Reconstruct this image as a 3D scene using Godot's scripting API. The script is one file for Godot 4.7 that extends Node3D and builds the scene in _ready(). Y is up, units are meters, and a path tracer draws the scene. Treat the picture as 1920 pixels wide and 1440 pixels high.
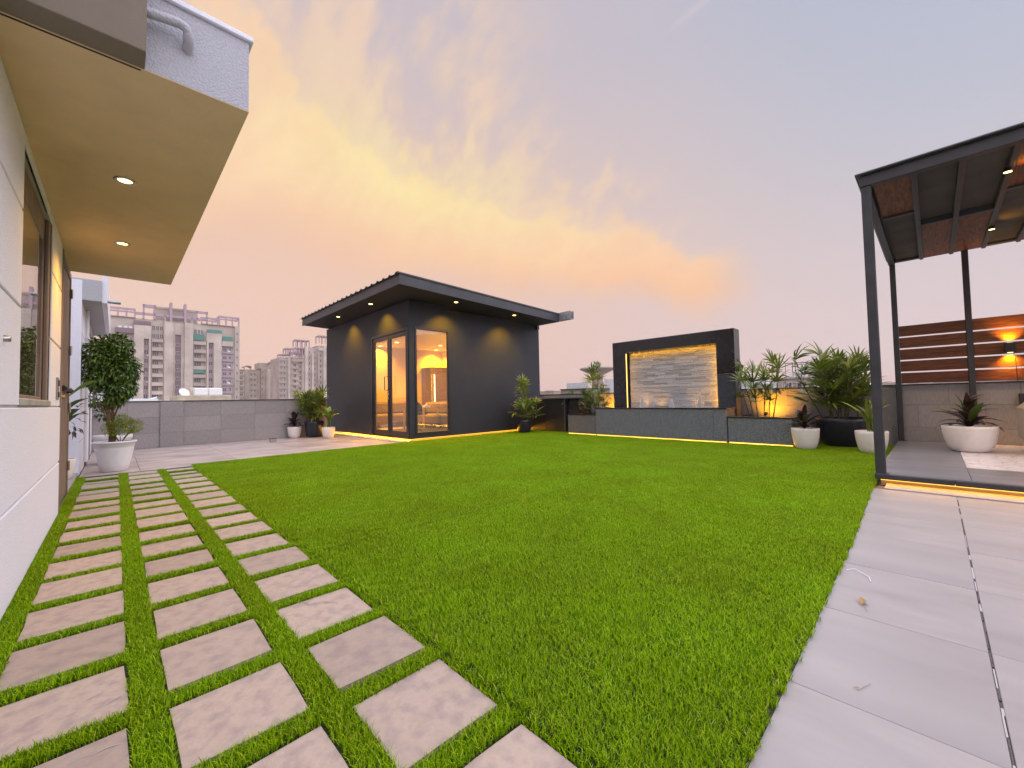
extends Node3D
# A rooftop terrace at dusk: lawn, stepping-stone path, garden room, fountain wall, pergola. x runs right, -z runs along the path, metres.

const AMBER := Color(1.0, 0.68, 0.12)      # warm LED light (sRGB)
const WARM := Color(1.0, 0.80, 0.48)
const EXPOSURE := 2.8

var rng := RandomNumberGenerator.new()
var used := {}
var M := {}

# ------------------------------------------------------------------ helpers
class MB:
	var st := SurfaceTool.new()
	var colored := false
	func _init():
		st.begin(Mesh.PRIMITIVE_TRIANGLES)
		st.set_smooth_group(-1)
	func smooth(g):
		st.set_smooth_group(g)
	func col(c):
		st.set_color(c)
	func tri(a, b, c):
		st.add_vertex(a); st.add_vertex(c); st.add_vertex(b)
	func quad(a, b, c, d):
		tri(a, b, c); tri(a, c, d)
	func box(c: Vector3, s: Vector3, bev := 0.0, bas := Basis.IDENTITY):
		var h := s * 0.5
		if bev <= 0.0:
			var v := []
			for i in 8:
				v.append(c + bas * Vector3(h.x if i & 1 else -h.x, h.y if i & 2 else -h.y, h.z if i & 4 else -h.z))
			quad(v[0], v[2], v[3], v[1]); quad(v[4], v[5], v[7], v[6])
			quad(v[0], v[4], v[6], v[2]); quad(v[1], v[3], v[7], v[5])
			quad(v[0], v[1], v[5], v[4]); quad(v[2], v[6], v[7], v[3])
			return
		var b := minf(bev, minf(h.x, minf(h.y, h.z)) * 0.9)
		for ax in 3:
			var u := (ax + 1) % 3
			var w := (ax + 2) % 3
			for s1 in [-1.0, 1.0]:
				var p := []
				for k in [[-1, -1], [1, -1], [1, 1], [-1, 1]]:
					var q := Vector3.ZERO
					q[ax] = s1 * h[ax]; q[u] = k[0] * (h[u] - b); q[w] = k[1] * (h[w] - b)
					p.append(c + bas * q)
				if s1 > 0: quad(p[0], p[1], p[2], p[3])
				else: quad(p[3], p[2], p[1], p[0])
			for s1 in [-1.0, 1.0]:
				for s2 in [-1.0, 1.0]:
					var a1 := Vector3.ZERO; var a2 := Vector3.ZERO
					a1[u] = s1 * h[u]; a1[w] = s2 * (h[w] - b)
					a2[u] = s1 * (h[u] - b); a2[w] = s2 * h[w]
					var e1 := Vector3.ZERO
					e1[ax] = h[ax] - b
					var q0 := c + bas * (a1 - e1); var q1 := c + bas * (a2 - e1)
					var q2 := c + bas * (a2 + e1); var q3 := c + bas * (a1 + e1)
					if s1 * s2 > 0: quad(q0, q1, q2, q3)
					else: quad(q3, q2, q1, q0)
		for i in 8:
			var sx := 1.0 if i & 1 else -1.0
			var sy := 1.0 if i & 2 else -1.0
			var sz := 1.0 if i & 4 else -1.0
			var t0 := c + bas * Vector3(sx * h.x, sy * (h.y - b), sz * (h.z - b))
			var t1 := c + bas * Vector3(sx * (h.x - b), sy * h.y, sz * (h.z - b))
			var t2 := c + bas * Vector3(sx * (h.x - b), sy * (h.y - b), sz * h.z)
			if sx * sy * sz > 0: tri(t0, t1, t2)
			else: tri(t0, t2, t1)
	func span(a: Vector3, b: Vector3, bev := 0.0):      # a box between two corners
		box((a + b) * 0.5, (b - a).abs(), bev)
	func tube(pts: Array, radii: Array, sides := 8, cap := true, g := 1):
		st.set_smooth_group(g)
		var rings := []
		var n := pts.size()
		var ref := Vector3.UP
		for i in n:
			var d: Vector3 = (pts[mini(i + 1, n - 1)] - pts[maxi(i - 1, 0)]).normalized()
			var r := ref if absf(d.dot(ref)) < 0.95 else Vector3.RIGHT
			var x := d.cross(r).normalized()
			var y := x.cross(d).normalized()
			var ring := []
			for k in sides:
				var a := TAU * k / sides
				ring.append(pts[i] + (x * cos(a) + y * sin(a)) * radii[i])
			rings.append(ring)
		for i in n - 1:
			for k in sides:
				var k2 := (k + 1) % sides
				quad(rings[i][k], rings[i + 1][k], rings[i + 1][k2], rings[i][k2])
		st.set_smooth_group(-1)
		if cap:
			for k in range(1, sides - 1):
				tri(rings[0][0], rings[0][k], rings[0][k + 1])
				tri(rings[n - 1][0], rings[n - 1][k + 1], rings[n - 1][k])
	func lathe(prof: Array, segs := 28, c := Vector3.ZERO, g := 1):   # prof: Vector2(radius, y), upwards along the outside
		st.set_smooth_group(g)
		for i in prof.size() - 1:
			var p: Vector2 = prof[i]
			var q: Vector2 = prof[i + 1]
			for k in segs:
				var a := TAU * k / segs
				var b := TAU * (k + 1) / segs
				var pa := c + Vector3(cos(a) * p.x, p.y, sin(a) * p.x)
				var pb := c + Vector3(cos(b) * p.x, p.y, sin(b) * p.x)
				var qa := c + Vector3(cos(a) * q.x, q.y, sin(a) * q.x)
				var qb := c + Vector3(cos(b) * q.x, q.y, sin(b) * q.x)
				if p.x > 1e-5: tri(pa, qa, pb)
				if q.x > 1e-5: tri(pb, qa, qb)
		st.set_smooth_group(-1)
	func prism(poly: Array, y0: float, y1: float):      # poly: Vector2(x, z), any winding
		var pts := PackedVector2Array(poly)
		if Geometry2D.is_polygon_clockwise(pts): pts.reverse()
		var idx := Geometry2D.triangulate_polygon(pts)
		for i in range(0, idx.size(), 3):
			var a := pts[idx[i]]; var b := pts[idx[i + 1]]; var c := pts[idx[i + 2]]
			if (b - a).cross(c - a) < 0.0:
				var t := b; b = c; c = t
			tri(Vector3(a.x, y1, a.y), Vector3(c.x, y1, c.y), Vector3(b.x, y1, b.y))
			tri(Vector3(a.x, y0, a.y), Vector3(b.x, y0, b.y), Vector3(c.x, y0, c.y))
		for i in pts.size():
			var a := pts[i]; var b := pts[(i + 1) % pts.size()]
			quad(Vector3(a.x, y0, a.y), Vector3(a.x, y1, a.y), Vector3(b.x, y1, b.y), Vector3(b.x, y0, b.y))
	func strip(mid: Array, wid: Array, side: Array, up: Array, fold := 0.3):  # a folded leaf along mid points
		for i in mid.size() - 1:
			var l0: Vector3 = mid[i] + side[i] * wid[i] + up[i] * wid[i] * fold
			var r0: Vector3 = mid[i] - side[i] * wid[i] + up[i] * wid[i] * fold
			var l1: Vector3 = mid[i + 1] + side[i + 1] * wid[i + 1] + up[i + 1] * wid[i + 1] * fold
			var r1: Vector3 = mid[i + 1] - side[i + 1] * wid[i + 1] + up[i + 1] * wid[i + 1] * fold
			if wid[i] > 1e-5:
				tri(mid[i], mid[i + 1], l0); tri(mid[i], r0, mid[i + 1])
			if wid[i + 1] > 1e-5:
				tri(l0, mid[i + 1], l1); tri(r0, r1, mid[i + 1])
	func done() -> ArrayMesh:
		st.generate_normals()
		return st.commit()

func numbered(called: String) -> String:
	if not used.has(called):
		used[called] = 0
		return called
	used[called] += 1
	return "%s_%03d" % [called, used[called]]

func thing(called, label, category, at := Vector3.ZERO, turn := 0.0, group := "") -> Node3D:
	var o := Node3D.new()
	o.name = numbered(called)
	add_child(o, true)
	o.position = at
	o.rotation.y = turn
	tag(o, label, category, group)
	return o

func tag(o, label, category, group := "", kind := ""):
	o.set_meta("label", label)
	if category: o.set_meta("category", category)
	if group: o.set_meta("group", group)
	if kind: o.set_meta("kind", kind)
	return o

func part(called, mesh, m, parent, at := Vector3.ZERO, bas := Basis.IDENTITY) -> MeshInstance3D:
	var o := MeshInstance3D.new()
	if not parent.has_meta("names"): parent.set_meta("names", {})
	var names: Dictionary = parent.get_meta("names")
	if names.has(called):
		names[called] += 1
		o.name = "%s_%03d" % [called, names[called]]
	else:
		names[called] = 0
		o.name = called
	o.mesh = mesh.done() if mesh is MB else mesh
	if m is Array:
		for i in m.size(): o.set_surface_override_material(i, m[i])
	else:
		o.material_override = m
	parent.add_child(o, true)
	o.transform = Transform3D(bas, at)
	return o

func solo(called, mesh, m, label, category, at := Vector3.ZERO, group := "") -> MeshInstance3D:
	var o := MeshInstance3D.new()
	o.name = numbered(called)
	o.mesh = mesh.done() if mesh is MB else mesh
	o.material_override = m
	add_child(o, true)
	o.position = at
	tag(o, label, category, group)
	return o

func struct(called, mesh, m, label) -> MeshInstance3D:
	var o = solo(called, mesh, m, label, "")
	o.set_meta("kind", "structure")
	return o

func B() -> MB:
	return MB.new()

func boxes(list: Array, bev := 0.0) -> MB:          # list of [corner, corner]
	var b := MB.new()
	for l in list: b.span(l[0], l[1], bev)
	return b

func V(x, y, z) -> Vector3:
	return Vector3(x, y, z)

# ------------------------------------------------------------------ materials
func noise_tex(freq: float, ramp: Array, oct := 5, size := 512, kind := FastNoiseLite.TYPE_SIMPLEX_SMOOTH, sd := 1, normal := 0.0, stretch := Vector2.ONE) -> Texture2D:
	# a seamless picture of noise, coloured by a ramp of [offset, colour]; stretch repeats it into streaks through the material's uv scale
	var n := FastNoiseLite.new()
	n.noise_type = kind
	n.seed = sd
	n.frequency = freq
	n.fractal_type = FastNoiseLite.FRACTAL_FBM
	n.fractal_octaves = oct
	var t := NoiseTexture2D.new()
	t.width = size; t.height = size
	t.seamless = true
	t.noise = n
	if normal > 0.0:
		t.as_normal_map = true
		t.bump_strength = normal
	elif ramp.size():
		var g := Gradient.new()
		var off := PackedFloat32Array(); var cs := PackedColorArray()
		for r in ramp:
			off.append(r[0]); cs.append(r[1])
		g.offsets = off; g.colors = cs
		t.color_ramp = g
	return t

func srgb(r, g, b) -> Color:        # linear base colour to the sRGB that materials take
	return Color(r, g, b).linear_to_srgb()

func surf(name_, color, rough := 0.8, opt := {}) -> StandardMaterial3D:
	var m := StandardMaterial3D.new()
	m.resource_name = name_
	m.albedo_color = color
	m.roughness = rough
	m.metallic = opt.get("metal", 0.0)
	m.metallic_specular = opt.get("spec", 0.5)
	if opt.has("tex"):
		m.albedo_texture = opt.tex
		m.uv1_triplanar = true
		m.uv1_world_triplanar = opt.get("world", true)
		var s = opt.get("scale", 1.0)
		m.uv1_scale = s if s is Vector3 else Vector3.ONE * s
	if opt.has("bump"):
		m.heightmap_enabled = true
		m.heightmap_texture = opt.bump
		m.heightmap_scale = opt.get("bump_cm", 0.1)
		if not opt.has("tex"):
			m.uv1_triplanar = true
			m.uv1_world_triplanar = opt.get("world", true)
			var s2 = opt.get("scale", 1.0)
			m.uv1_scale = s2 if s2 is Vector3 else Vector3.ONE * s2
	if opt.has("rough_tex"):
		m.roughness_texture = opt.rough_tex
	if opt.has("back"):
		m.backlight_enabled = true
		m.backlight = opt.back
	if opt.has("vc"):
		m.vertex_color_use_as_albedo = true
	if opt.has("coat"):
		m.clearcoat_enabled = true
		m.clearcoat = opt.coat
		m.clearcoat_roughness = 0.15
	if opt.has("rim"):
		m.rim_enabled = true
		m.rim = opt.rim
	return m

func glow(name_, c: Color, e: float) -> StandardMaterial3D:
	var m := StandardMaterial3D.new()
	m.resource_name = name_
	m.albedo_color = Color(0.9, 0.9, 0.85)
	m.emission_enabled = true
	m.emission = c
	m.emission_energy_multiplier = e
	return m

func glass(name_, a := 0.06, c := Color(0.9, 0.92, 0.93)) -> StandardMaterial3D:
	var m := StandardMaterial3D.new()
	m.resource_name = name_
	m.transparency = BaseMaterial3D.TRANSPARENCY_ALPHA
	m.albedo_color = Color(c.r, c.g, c.b, a)
	m.roughness = 0.0
	m.metallic_specular = 0.6
	return m

func grey(v) -> Color:
	return Color(v, v, v)

func tone(lo: float, hi: float, r := 1.0, g := 1.0, b := 1.0) -> Array:
	return [[0.0, Color(lo * r, lo * g, lo * b)], [0.35, Color(lerpf(lo, hi, 0.45) * r, lerpf(lo, hi, 0.45) * g, lerpf(lo, hi, 0.45) * b)], [0.6, Color(lerpf(lo, hi, 0.62) * r, lerpf(lo, hi, 0.62) * g, lerpf(lo, hi, 0.62) * b)], [1.0, Color(hi * r, hi * g, hi * b)]]

func make_materials():
	var fine = noise_tex(0.09, tone(0.72, 1.0), 4, 512, FastNoiseLite.TYPE_SIMPLEX, 3)
	var cloudy = noise_tex(0.008, tone(0.74, 1.0), 6, 512, FastNoiseLite.TYPE_SIMPLEX_SMOOTH, 5)
	var even = noise_tex(0.01, tone(0.94, 1.0), 5, 512, FastNoiseLite.TYPE_SIMPLEX_SMOOTH, 7)
	var speck = noise_tex(0.22, tone(0.25, 1.0), 3, 512, FastNoiseLite.TYPE_VALUE, 8)
	var plaster_bump = noise_tex(0.12, [], 4, 512, FastNoiseLite.TYPE_SIMPLEX, 11)
	var stucco_bump = noise_tex(0.045, [[0.0, Color.BLACK], [0.5, grey(0.15)], [0.62, grey(0.95)], [1.0, Color.WHITE]], 3, 512, FastNoiseLite.TYPE_SIMPLEX, 12)
	var slate = noise_tex(0.012, [[0.0, Color(0.86, 0.84, 0.86)], [0.35, Color(0.93, 0.91, 0.91)], [0.5, Color(0.97, 0.95, 0.93)], [0.7, Color(1, 0.98, 0.95)], [1.0, Color(0.95, 0.93, 0.92)]], 8, 1024, FastNoiseLite.TYPE_SIMPLEX_SMOOTH, 21)
	var slate_bump = noise_tex(0.02, [], 6, 512, FastNoiseLite.TYPE_SIMPLEX, 22)
	var vein = noise_tex(0.01, [[0.0, Color(0.93, 0.92, 0.93)], [0.47, Color(0.96, 0.95, 0.96)], [0.5, Color(0.55, 0.53, 0.55)], [0.53, Color(0.95, 0.94, 0.95)], [1.0, Color(1, 1, 1)]], 5, 512, FastNoiseLite.TYPE_SIMPLEX_SMOOTH, 31)
	var wood = noise_tex(0.02, [[0.0, Color(0.45, 0.40, 0.36)], [0.4, Color(0.8, 0.75, 0.7)], [0.55, Color(1, 1, 1)], [0.7, Color(0.7, 0.62, 0.55)], [1.0, Color(0.95, 0.9, 0.85)]], 5, 512, FastNoiseLite.TYPE_SIMPLEX_SMOOTH, 41)
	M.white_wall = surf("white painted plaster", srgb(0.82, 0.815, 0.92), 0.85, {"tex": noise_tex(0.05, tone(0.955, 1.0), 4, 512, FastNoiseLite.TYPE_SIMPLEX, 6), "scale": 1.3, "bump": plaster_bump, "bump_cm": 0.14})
	M.stucco = surf("textured stucco greyed for shade", srgb(0.46, 0.46, 0.51), 0.85, {"bump": stucco_bump, "bump_cm": 0.22, "scale": 2.6})  # dimmer light on the end faces is put into this greyer tone
	M.soffit = surf("cream soffit paint", srgb(0.76, 0.56, 0.33), 0.8, {"tex": even, "scale": 0.6, "bump": plaster_bump, "bump_cm": 0.06})
	M.taupe = surf("render with shade in its colour", srgb(0.21, 0.17, 0.13), 0.85, {"tex": even, "scale": 1.0, "bump": plaster_bump, "bump_cm": 0.06})  # shade on the upper wall is put into this dark colour
	M.groove = surf("grey groove filler", srgb(0.42, 0.38, 0.38), 0.9)
	M.sill = surf("grey stone sill", srgb(0.45, 0.46, 0.42), 0.5, {"tex": cloudy, "scale": 0.7})
	M.brown_frame = surf("brown painted metal", srgb(0.26, 0.19, 0.155), 0.5, {"tex": cloudy, "scale": Vector3(3, 0.3, 3)})
	M.door_brown = surf("brown laminate door", srgb(0.30, 0.215, 0.17), 0.55, {"tex": wood, "scale": Vector3(2.5, 0.2, 2.5)})
	M.steel = surf("brushed steel", srgb(0.5, 0.48, 0.46), 0.3, {"metal": 1.0})
	M.black_metal = surf("black metal", srgb(0.009, 0.009, 0.011), 0.5)
	M.tile = surf("grey porcelain floor tile", srgb(0.375, 0.342, 0.338), 0.40, {"tex": noise_tex(0.006, tone(0.88, 1.0, 1.0, 0.99, 0.99), 7, 1024, FastNoiseLite.TYPE_SIMPLEX_SMOOTH, 51), "scale": Vector3(0.75, 0.75, 0.28), "bump": fine, "bump_cm": 0.02})
	M.tile_b = surf("grey porcelain floor tile, paler", srgb(0.36, 0.328, 0.326), 0.42, {"tex": noise_tex(0.006, tone(0.90, 1.0, 1.0, 0.99, 0.99), 7, 512, FastNoiseLite.TYPE_SIMPLEX_SMOOTH, 52), "scale": Vector3(0.75, 0.75, 0.28), "bump": fine, "bump_cm": 0.02})
	M.patio = surf("pale sandstone tile", srgb(0.58, 0.50, 0.485), 0.5, {"tex": noise_tex(0.007, tone(0.72, 1.0, 1.0, 0.97, 0.95), 6, 512, FastNoiseLite.TYPE_SIMPLEX_SMOOTH, 53), "scale": Vector3(0.35, 0.6, 0.7)})
	M.patio_b = surf("pale sandstone tile, greyer", srgb(0.53, 0.465, 0.455), 0.5, {"tex": noise_tex(0.007, tone(0.70, 1.0, 1.0, 0.98, 0.97), 6, 512, FastNoiseLite.TYPE_SIMPLEX_SMOOTH, 54), "scale": Vector3(0.35, 0.6, 0.7)})
	M.grout = surf("pale grout", srgb(0.25, 0.23, 0.225), 0.9, {"tex": speck, "scale": 2.0})
	M.grout_pale = surf("crumbling pale grout", srgb(0.44, 0.405, 0.40), 0.9)
	M.grout_dark = surf("dirty grout", srgb(0.24, 0.21, 0.20), 0.9, {"tex": speck, "scale": 3.0})
	M.slab = surf("grey concrete roof slab", srgb(0.24, 0.22, 0.21), 0.9, {"tex": cloudy, "scale": 0.4})
	for i in 4:
		var k: float = [0.355, 0.39, 0.315, 0.37][i]
		M["stone%d" % i] = surf("slate paving stone", srgb(k * 1.18, k * 0.95, k * 0.83), 0.62, {"tex": slate, "scale": [0.9, 1.1, 0.8, 1.0][i], "bump": slate_bump, "bump_cm": 0.35})
	for i in 3:
		var k: float = [0.335, 0.36, 0.315][i]
		M["clad%d" % i] = surf("grey stone wall tile", srgb(k * 1.03, k * 0.955, k * 0.95), 0.7, {"tex": noise_tex(0.03, tone(0.88, 1.0), 5, 512, FastNoiseLite.TYPE_SIMPLEX, 60 + i), "scale": Vector3(2.2, 0.5, 2.2), "bump": fine, "bump_cm": 0.05})
	M.clad_line = surf("dark joint", srgb(0.15, 0.14, 0.14), 0.9)
	M.coping = surf("black granite coping", srgb(0.035, 0.035, 0.04), 0.25, {"tex": speck, "scale": 2.0})
	M.charcoal = surf("charcoal painted render", srgb(0.017, 0.021, 0.034), 0.62, {"tex": noise_tex(0.01, tone(0.85, 1.0), 5, 512, FastNoiseLite.TYPE_SIMPLEX_SMOOTH, 71), "scale": 0.5, "bump": plaster_bump, "bump_cm": 0.05})
	M.fascia = surf("charcoal fascia paint", srgb(0.055, 0.055, 0.068), 0.5, {"tex": cloudy, "scale": 0.5})
	M.dark_soffit = surf("dark soffit board", srgb(0.018, 0.016, 0.018), 0.7)
	M.sheet = surf("grey corrugated steel", srgb(0.11, 0.12, 0.125), 0.45, {"metal": 0.4})
	M.galv = surf("galvanised sheet", srgb(0.45, 0.48, 0.52), 0.42, {"metal": 0.6, "tex": cloudy, "scale": 2.0})
	M.frame_black = surf("black powder coat", srgb(0.014, 0.013, 0.016), 0.38)
	M.granite = surf("grey leathered granite", srgb(0.37, 0.395, 0.45), 0.42, {"tex": noise_tex(0.2, [[0.0, grey(0.12)], [0.4, grey(0.42)], [0.55, grey(0.75)], [0.75, grey(1.0)], [1.0, grey(1.0)]], 3, 1024, FastNoiseLite.TYPE_VALUE, 81), "scale": 1.6, "bump": speck, "bump_cm": 0.08})
	M.granite_b = surf("grey granite, smoother", srgb(0.27, 0.275, 0.31), 0.38, {"tex": noise_tex(0.2, [[0.0, grey(0.3)], [0.5, grey(0.7)], [1.0, grey(1.0)]], 3, 512, FastNoiseLite.TYPE_VALUE, 82), "scale": 2.2})
	M.black_granite = surf("polished black granite", srgb(0.016, 0.016, 0.02), 0.18, {"tex": noise_tex(0.02, tone(0.55, 1.0), 5, 512, FastNoiseLite.TYPE_SIMPLEX, 83), "scale": 0.8})
	M.blue_granite = surf("honed blue-black granite", srgb(0.045, 0.052, 0.075), 0.4, {"tex": noise_tex(0.02, tone(0.7, 1.0), 5, 512, FastNoiseLite.TYPE_SIMPLEX, 84), "scale": 0.9})
	for i in 5:
		var k: float = [0.52, 0.45, 0.60, 0.38, 0.55][i]
		M["ledge%d" % i] = surf("split ledge stone", srgb(k * 0.98, k * 0.99, k * 1.08), 0.8, {"tex": noise_tex(0.03, tone(0.75, 1.0), 5, 512, FastNoiseLite.TYPE_SIMPLEX, 90 + i), "scale": Vector3(1.0, 4.0, 1.0), "bump": slate_bump, "bump_cm": 0.5})
	M.pergola = surf("anthracite steel", srgb(0.040, 0.040, 0.047), 0.42, {"tex": cloudy, "scale": 0.8})
	M.slat = surf("stained cedar slat", srgb(0.165, 0.050, 0.014), 0.6, {"tex": wood, "scale": Vector3(0.35, 3.5, 0.22)})
	M.slat_b = surf("stained cedar slat, paler", srgb(0.19, 0.062, 0.018), 0.6, {"tex": wood, "scale": Vector3(0.35, 3.1, 0.19)})
	M.ply = surf("warm timber ceiling panel", srgb(0.20, 0.068, 0.02), 0.5, {"tex": wood, "scale": Vector3(0.22, 1, 2.0)})
	M.ceil_grey = surf("grey ceiling board", srgb(0.075, 0.07, 0.07), 0.7, {"tex": cloudy, "scale": 0.5})
	M.platform = surf("grey deck tile", srgb(0.235, 0.23, 0.26), 0.3, {"tex": noise_tex(0.006, tone(0.75, 1.0), 6, 512, FastNoiseLite.TYPE_SIMPLEX_SMOOTH, 101), "scale": Vector3(1.2, 1, 0.2)})
	M.marble = surf("white marble tile", srgb(0.74, 0.70, 0.73), 0.25, {"tex": vein, "scale": 0.8})
	M.pot_white = surf("white ceramic pot", srgb(0.80, 0.74, 0.71), 0.45, {"tex": even, "scale": 2.5})
	M.pot_plastic = surf("white plastic planter", srgb(0.84, 0.82, 0.84), 0.38, {"tex": even, "scale": 2.0})
	M.pot_navy = surf("navy glazed pot", srgb(0.012, 0.015, 0.028), 0.3, {"tex": cloudy, "scale": 2.0})
	M.soil = surf("potting soil", srgb(0.05, 0.032, 0.02), 0.95, {"tex": speck, "scale": 6.0})
	M.bark = surf("grey-brown bark", srgb(0.23, 0.15, 0.085), 0.85, {"tex": wood, "scale": Vector3(3, 1, 3)})
	M.cane = surf("palm cane", srgb(0.12, 0.10, 0.035), 0.7, {"tex": fine, "scale": 5.0})
	var leafy = noise_tex(0.02, tone(0.62, 1.0), 4, 256, FastNoiseLite.TYPE_SIMPLEX, 111)
	var lf = [["palm0", 0.20, 0.28, 0.03], ["palm1", 0.30, 0.38, 0.045], ["palm2", 0.12, 0.19, 0.025], ["palm3", 0.40, 0.43, 0.07], ["ficus", 0.10, 0.19, 0.018], ["ficus_b", 0.28, 0.37, 0.04], ["bush", 0.36, 0.43, 0.03], ["canna", 0.15, 0.28, 0.03], ["canna_b", 0.25, 0.37, 0.05], ["red0", 0.045, 0.014, 0.016], ["red1", 0.075, 0.03, 0.024], ["red2", 0.20, 0.20, 0.05]]
	for l in lf:
		M[l[0]] = surf("leaf " + l[0], srgb(l[1], l[2], l[3]), 0.42, {"tex": leafy, "scale": 3.0, "world": false, "back": srgb(l[1] * 0.6, l[2] * 0.6, l[3] * 0.4)})
	M.turf = surf("artificial grass blades", Color.WHITE, 0.55, {"vc": true, "back": srgb(0.26, 0.33, 0.02), "spec": 0.2})
	M.turf_mat = surf("turf backing", srgb(0.018, 0.03, 0.004), 0.95)
	M.amber_strip = glow("amber led strip", Color(1.0, 0.74, 0.14), 0.8)
	M.lamp_disc = glow("warm downlight lens", Color(1.0, 0.86, 0.50), 2.6)
	M.pane = glass("window pane", 0.05)
	M.house_pane = glass("house window pane", 0.12, Color(0.5, 0.45, 0.38))
	M.water = glass("pool water", 0.12, Color(0.5, 0.55, 0.6))
	M.foam = surf("white water", srgb(0.85, 0.85, 0.85), 0.15, {"back": srgb(0.8, 0.8, 0.8)})
	# inside the garden room
	M.inner_wall = surf("beige room wall", srgb(0.55, 0.45, 0.25), 0.8)
	M.inner_floor = surf("beige room floor tile", srgb(0.40, 0.33, 0.27), 0.35)
	M.inner_ceil = surf("white room ceiling", srgb(0.6, 0.56, 0.52), 0.8)
	M.sofa = surf("taupe upholstery", srgb(0.22, 0.17, 0.13), 0.9, {"tex": fine, "scale": 4.0, "rim": 0.3})
	M.cabinet = surf("walnut cabinet", srgb(0.22, 0.15, 0.07), 0.5, {"tex": wood, "scale": Vector3(1, 2, 1)})
	M.rug = surf("dark patterned rug", srgb(0.13, 0.09, 0.06), 0.95, {"tex": speck, "scale": 3.0})
	M.beige_fabric = surf("beige outdoor fabric", srgb(0.50, 0.42, 0.34), 0.9, {"tex": fine, "scale": 4.0, "rim": 0.3})
	# the city
	M.block_cream = surf("cream tower paint", srgb(0.62, 0.53, 0.47), 0.85, {"tex": cloudy, "scale": 0.02})
	M.block_pier = surf("pale tower pier", srgb(0.68, 0.585, 0.52), 0.85, {"tex": cloudy, "scale": 0.03})
	M.block_lilac = surf("lilac tower trim", srgb(0.40, 0.31, 0.36), 0.85)
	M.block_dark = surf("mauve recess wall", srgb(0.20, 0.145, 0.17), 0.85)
	M.block_recess = surf("balcony back wall", srgb(0.55, 0.47, 0.41), 0.85)
	M.block_glass = surf("far window glass", srgb(0.10, 0.10, 0.115), 0.2)
	M.block_frame = surf("far window frame", srgb(0.55, 0.5, 0.48), 0.7)
	M.teal = surf("teal balcony blind", srgb(0.06, 0.24, 0.20), 0.8)
	M.block_tan = surf("tan block paint", srgb(0.42, 0.35, 0.29), 0.85, {"tex": cloudy, "scale": 0.03})
	M.block_pink = surf("pale pink block paint", srgb(0.52, 0.43, 0.40), 0.85, {"tex": cloudy, "scale": 0.03})
	M.cream_low = surf("cream low roof", srgb(0.66, 0.56, 0.42), 0.8, {"tex": cloudy, "scale": 0.3})
	M.white_low = surf("white low wall", srgb(0.74, 0.76, 0.80), 0.8)
	M.city_ground = surf("hazy city ground", srgb(0.16, 0.15, 0.13), 0.95, {"tex": cloudy, "scale": 0.02})
	M.tank = surf("steel water tank", srgb(0.42, 0.43, 0.44), 0.4, {"metal": 0.3})
	M.tank_white = surf("white water tank", srgb(0.72, 0.73, 0.76), 0.5)
	M.blue_box = surf("blue drum", srgb(0.06, 0.06, 0.28), 0.5)
	M.tower_concrete = surf("water tower concrete", srgb(0.36, 0.30, 0.26), 0.85)
	M.brick_house = surf("pale rendered house", srgb(0.42, 0.36, 0.335), 0.85)

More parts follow.
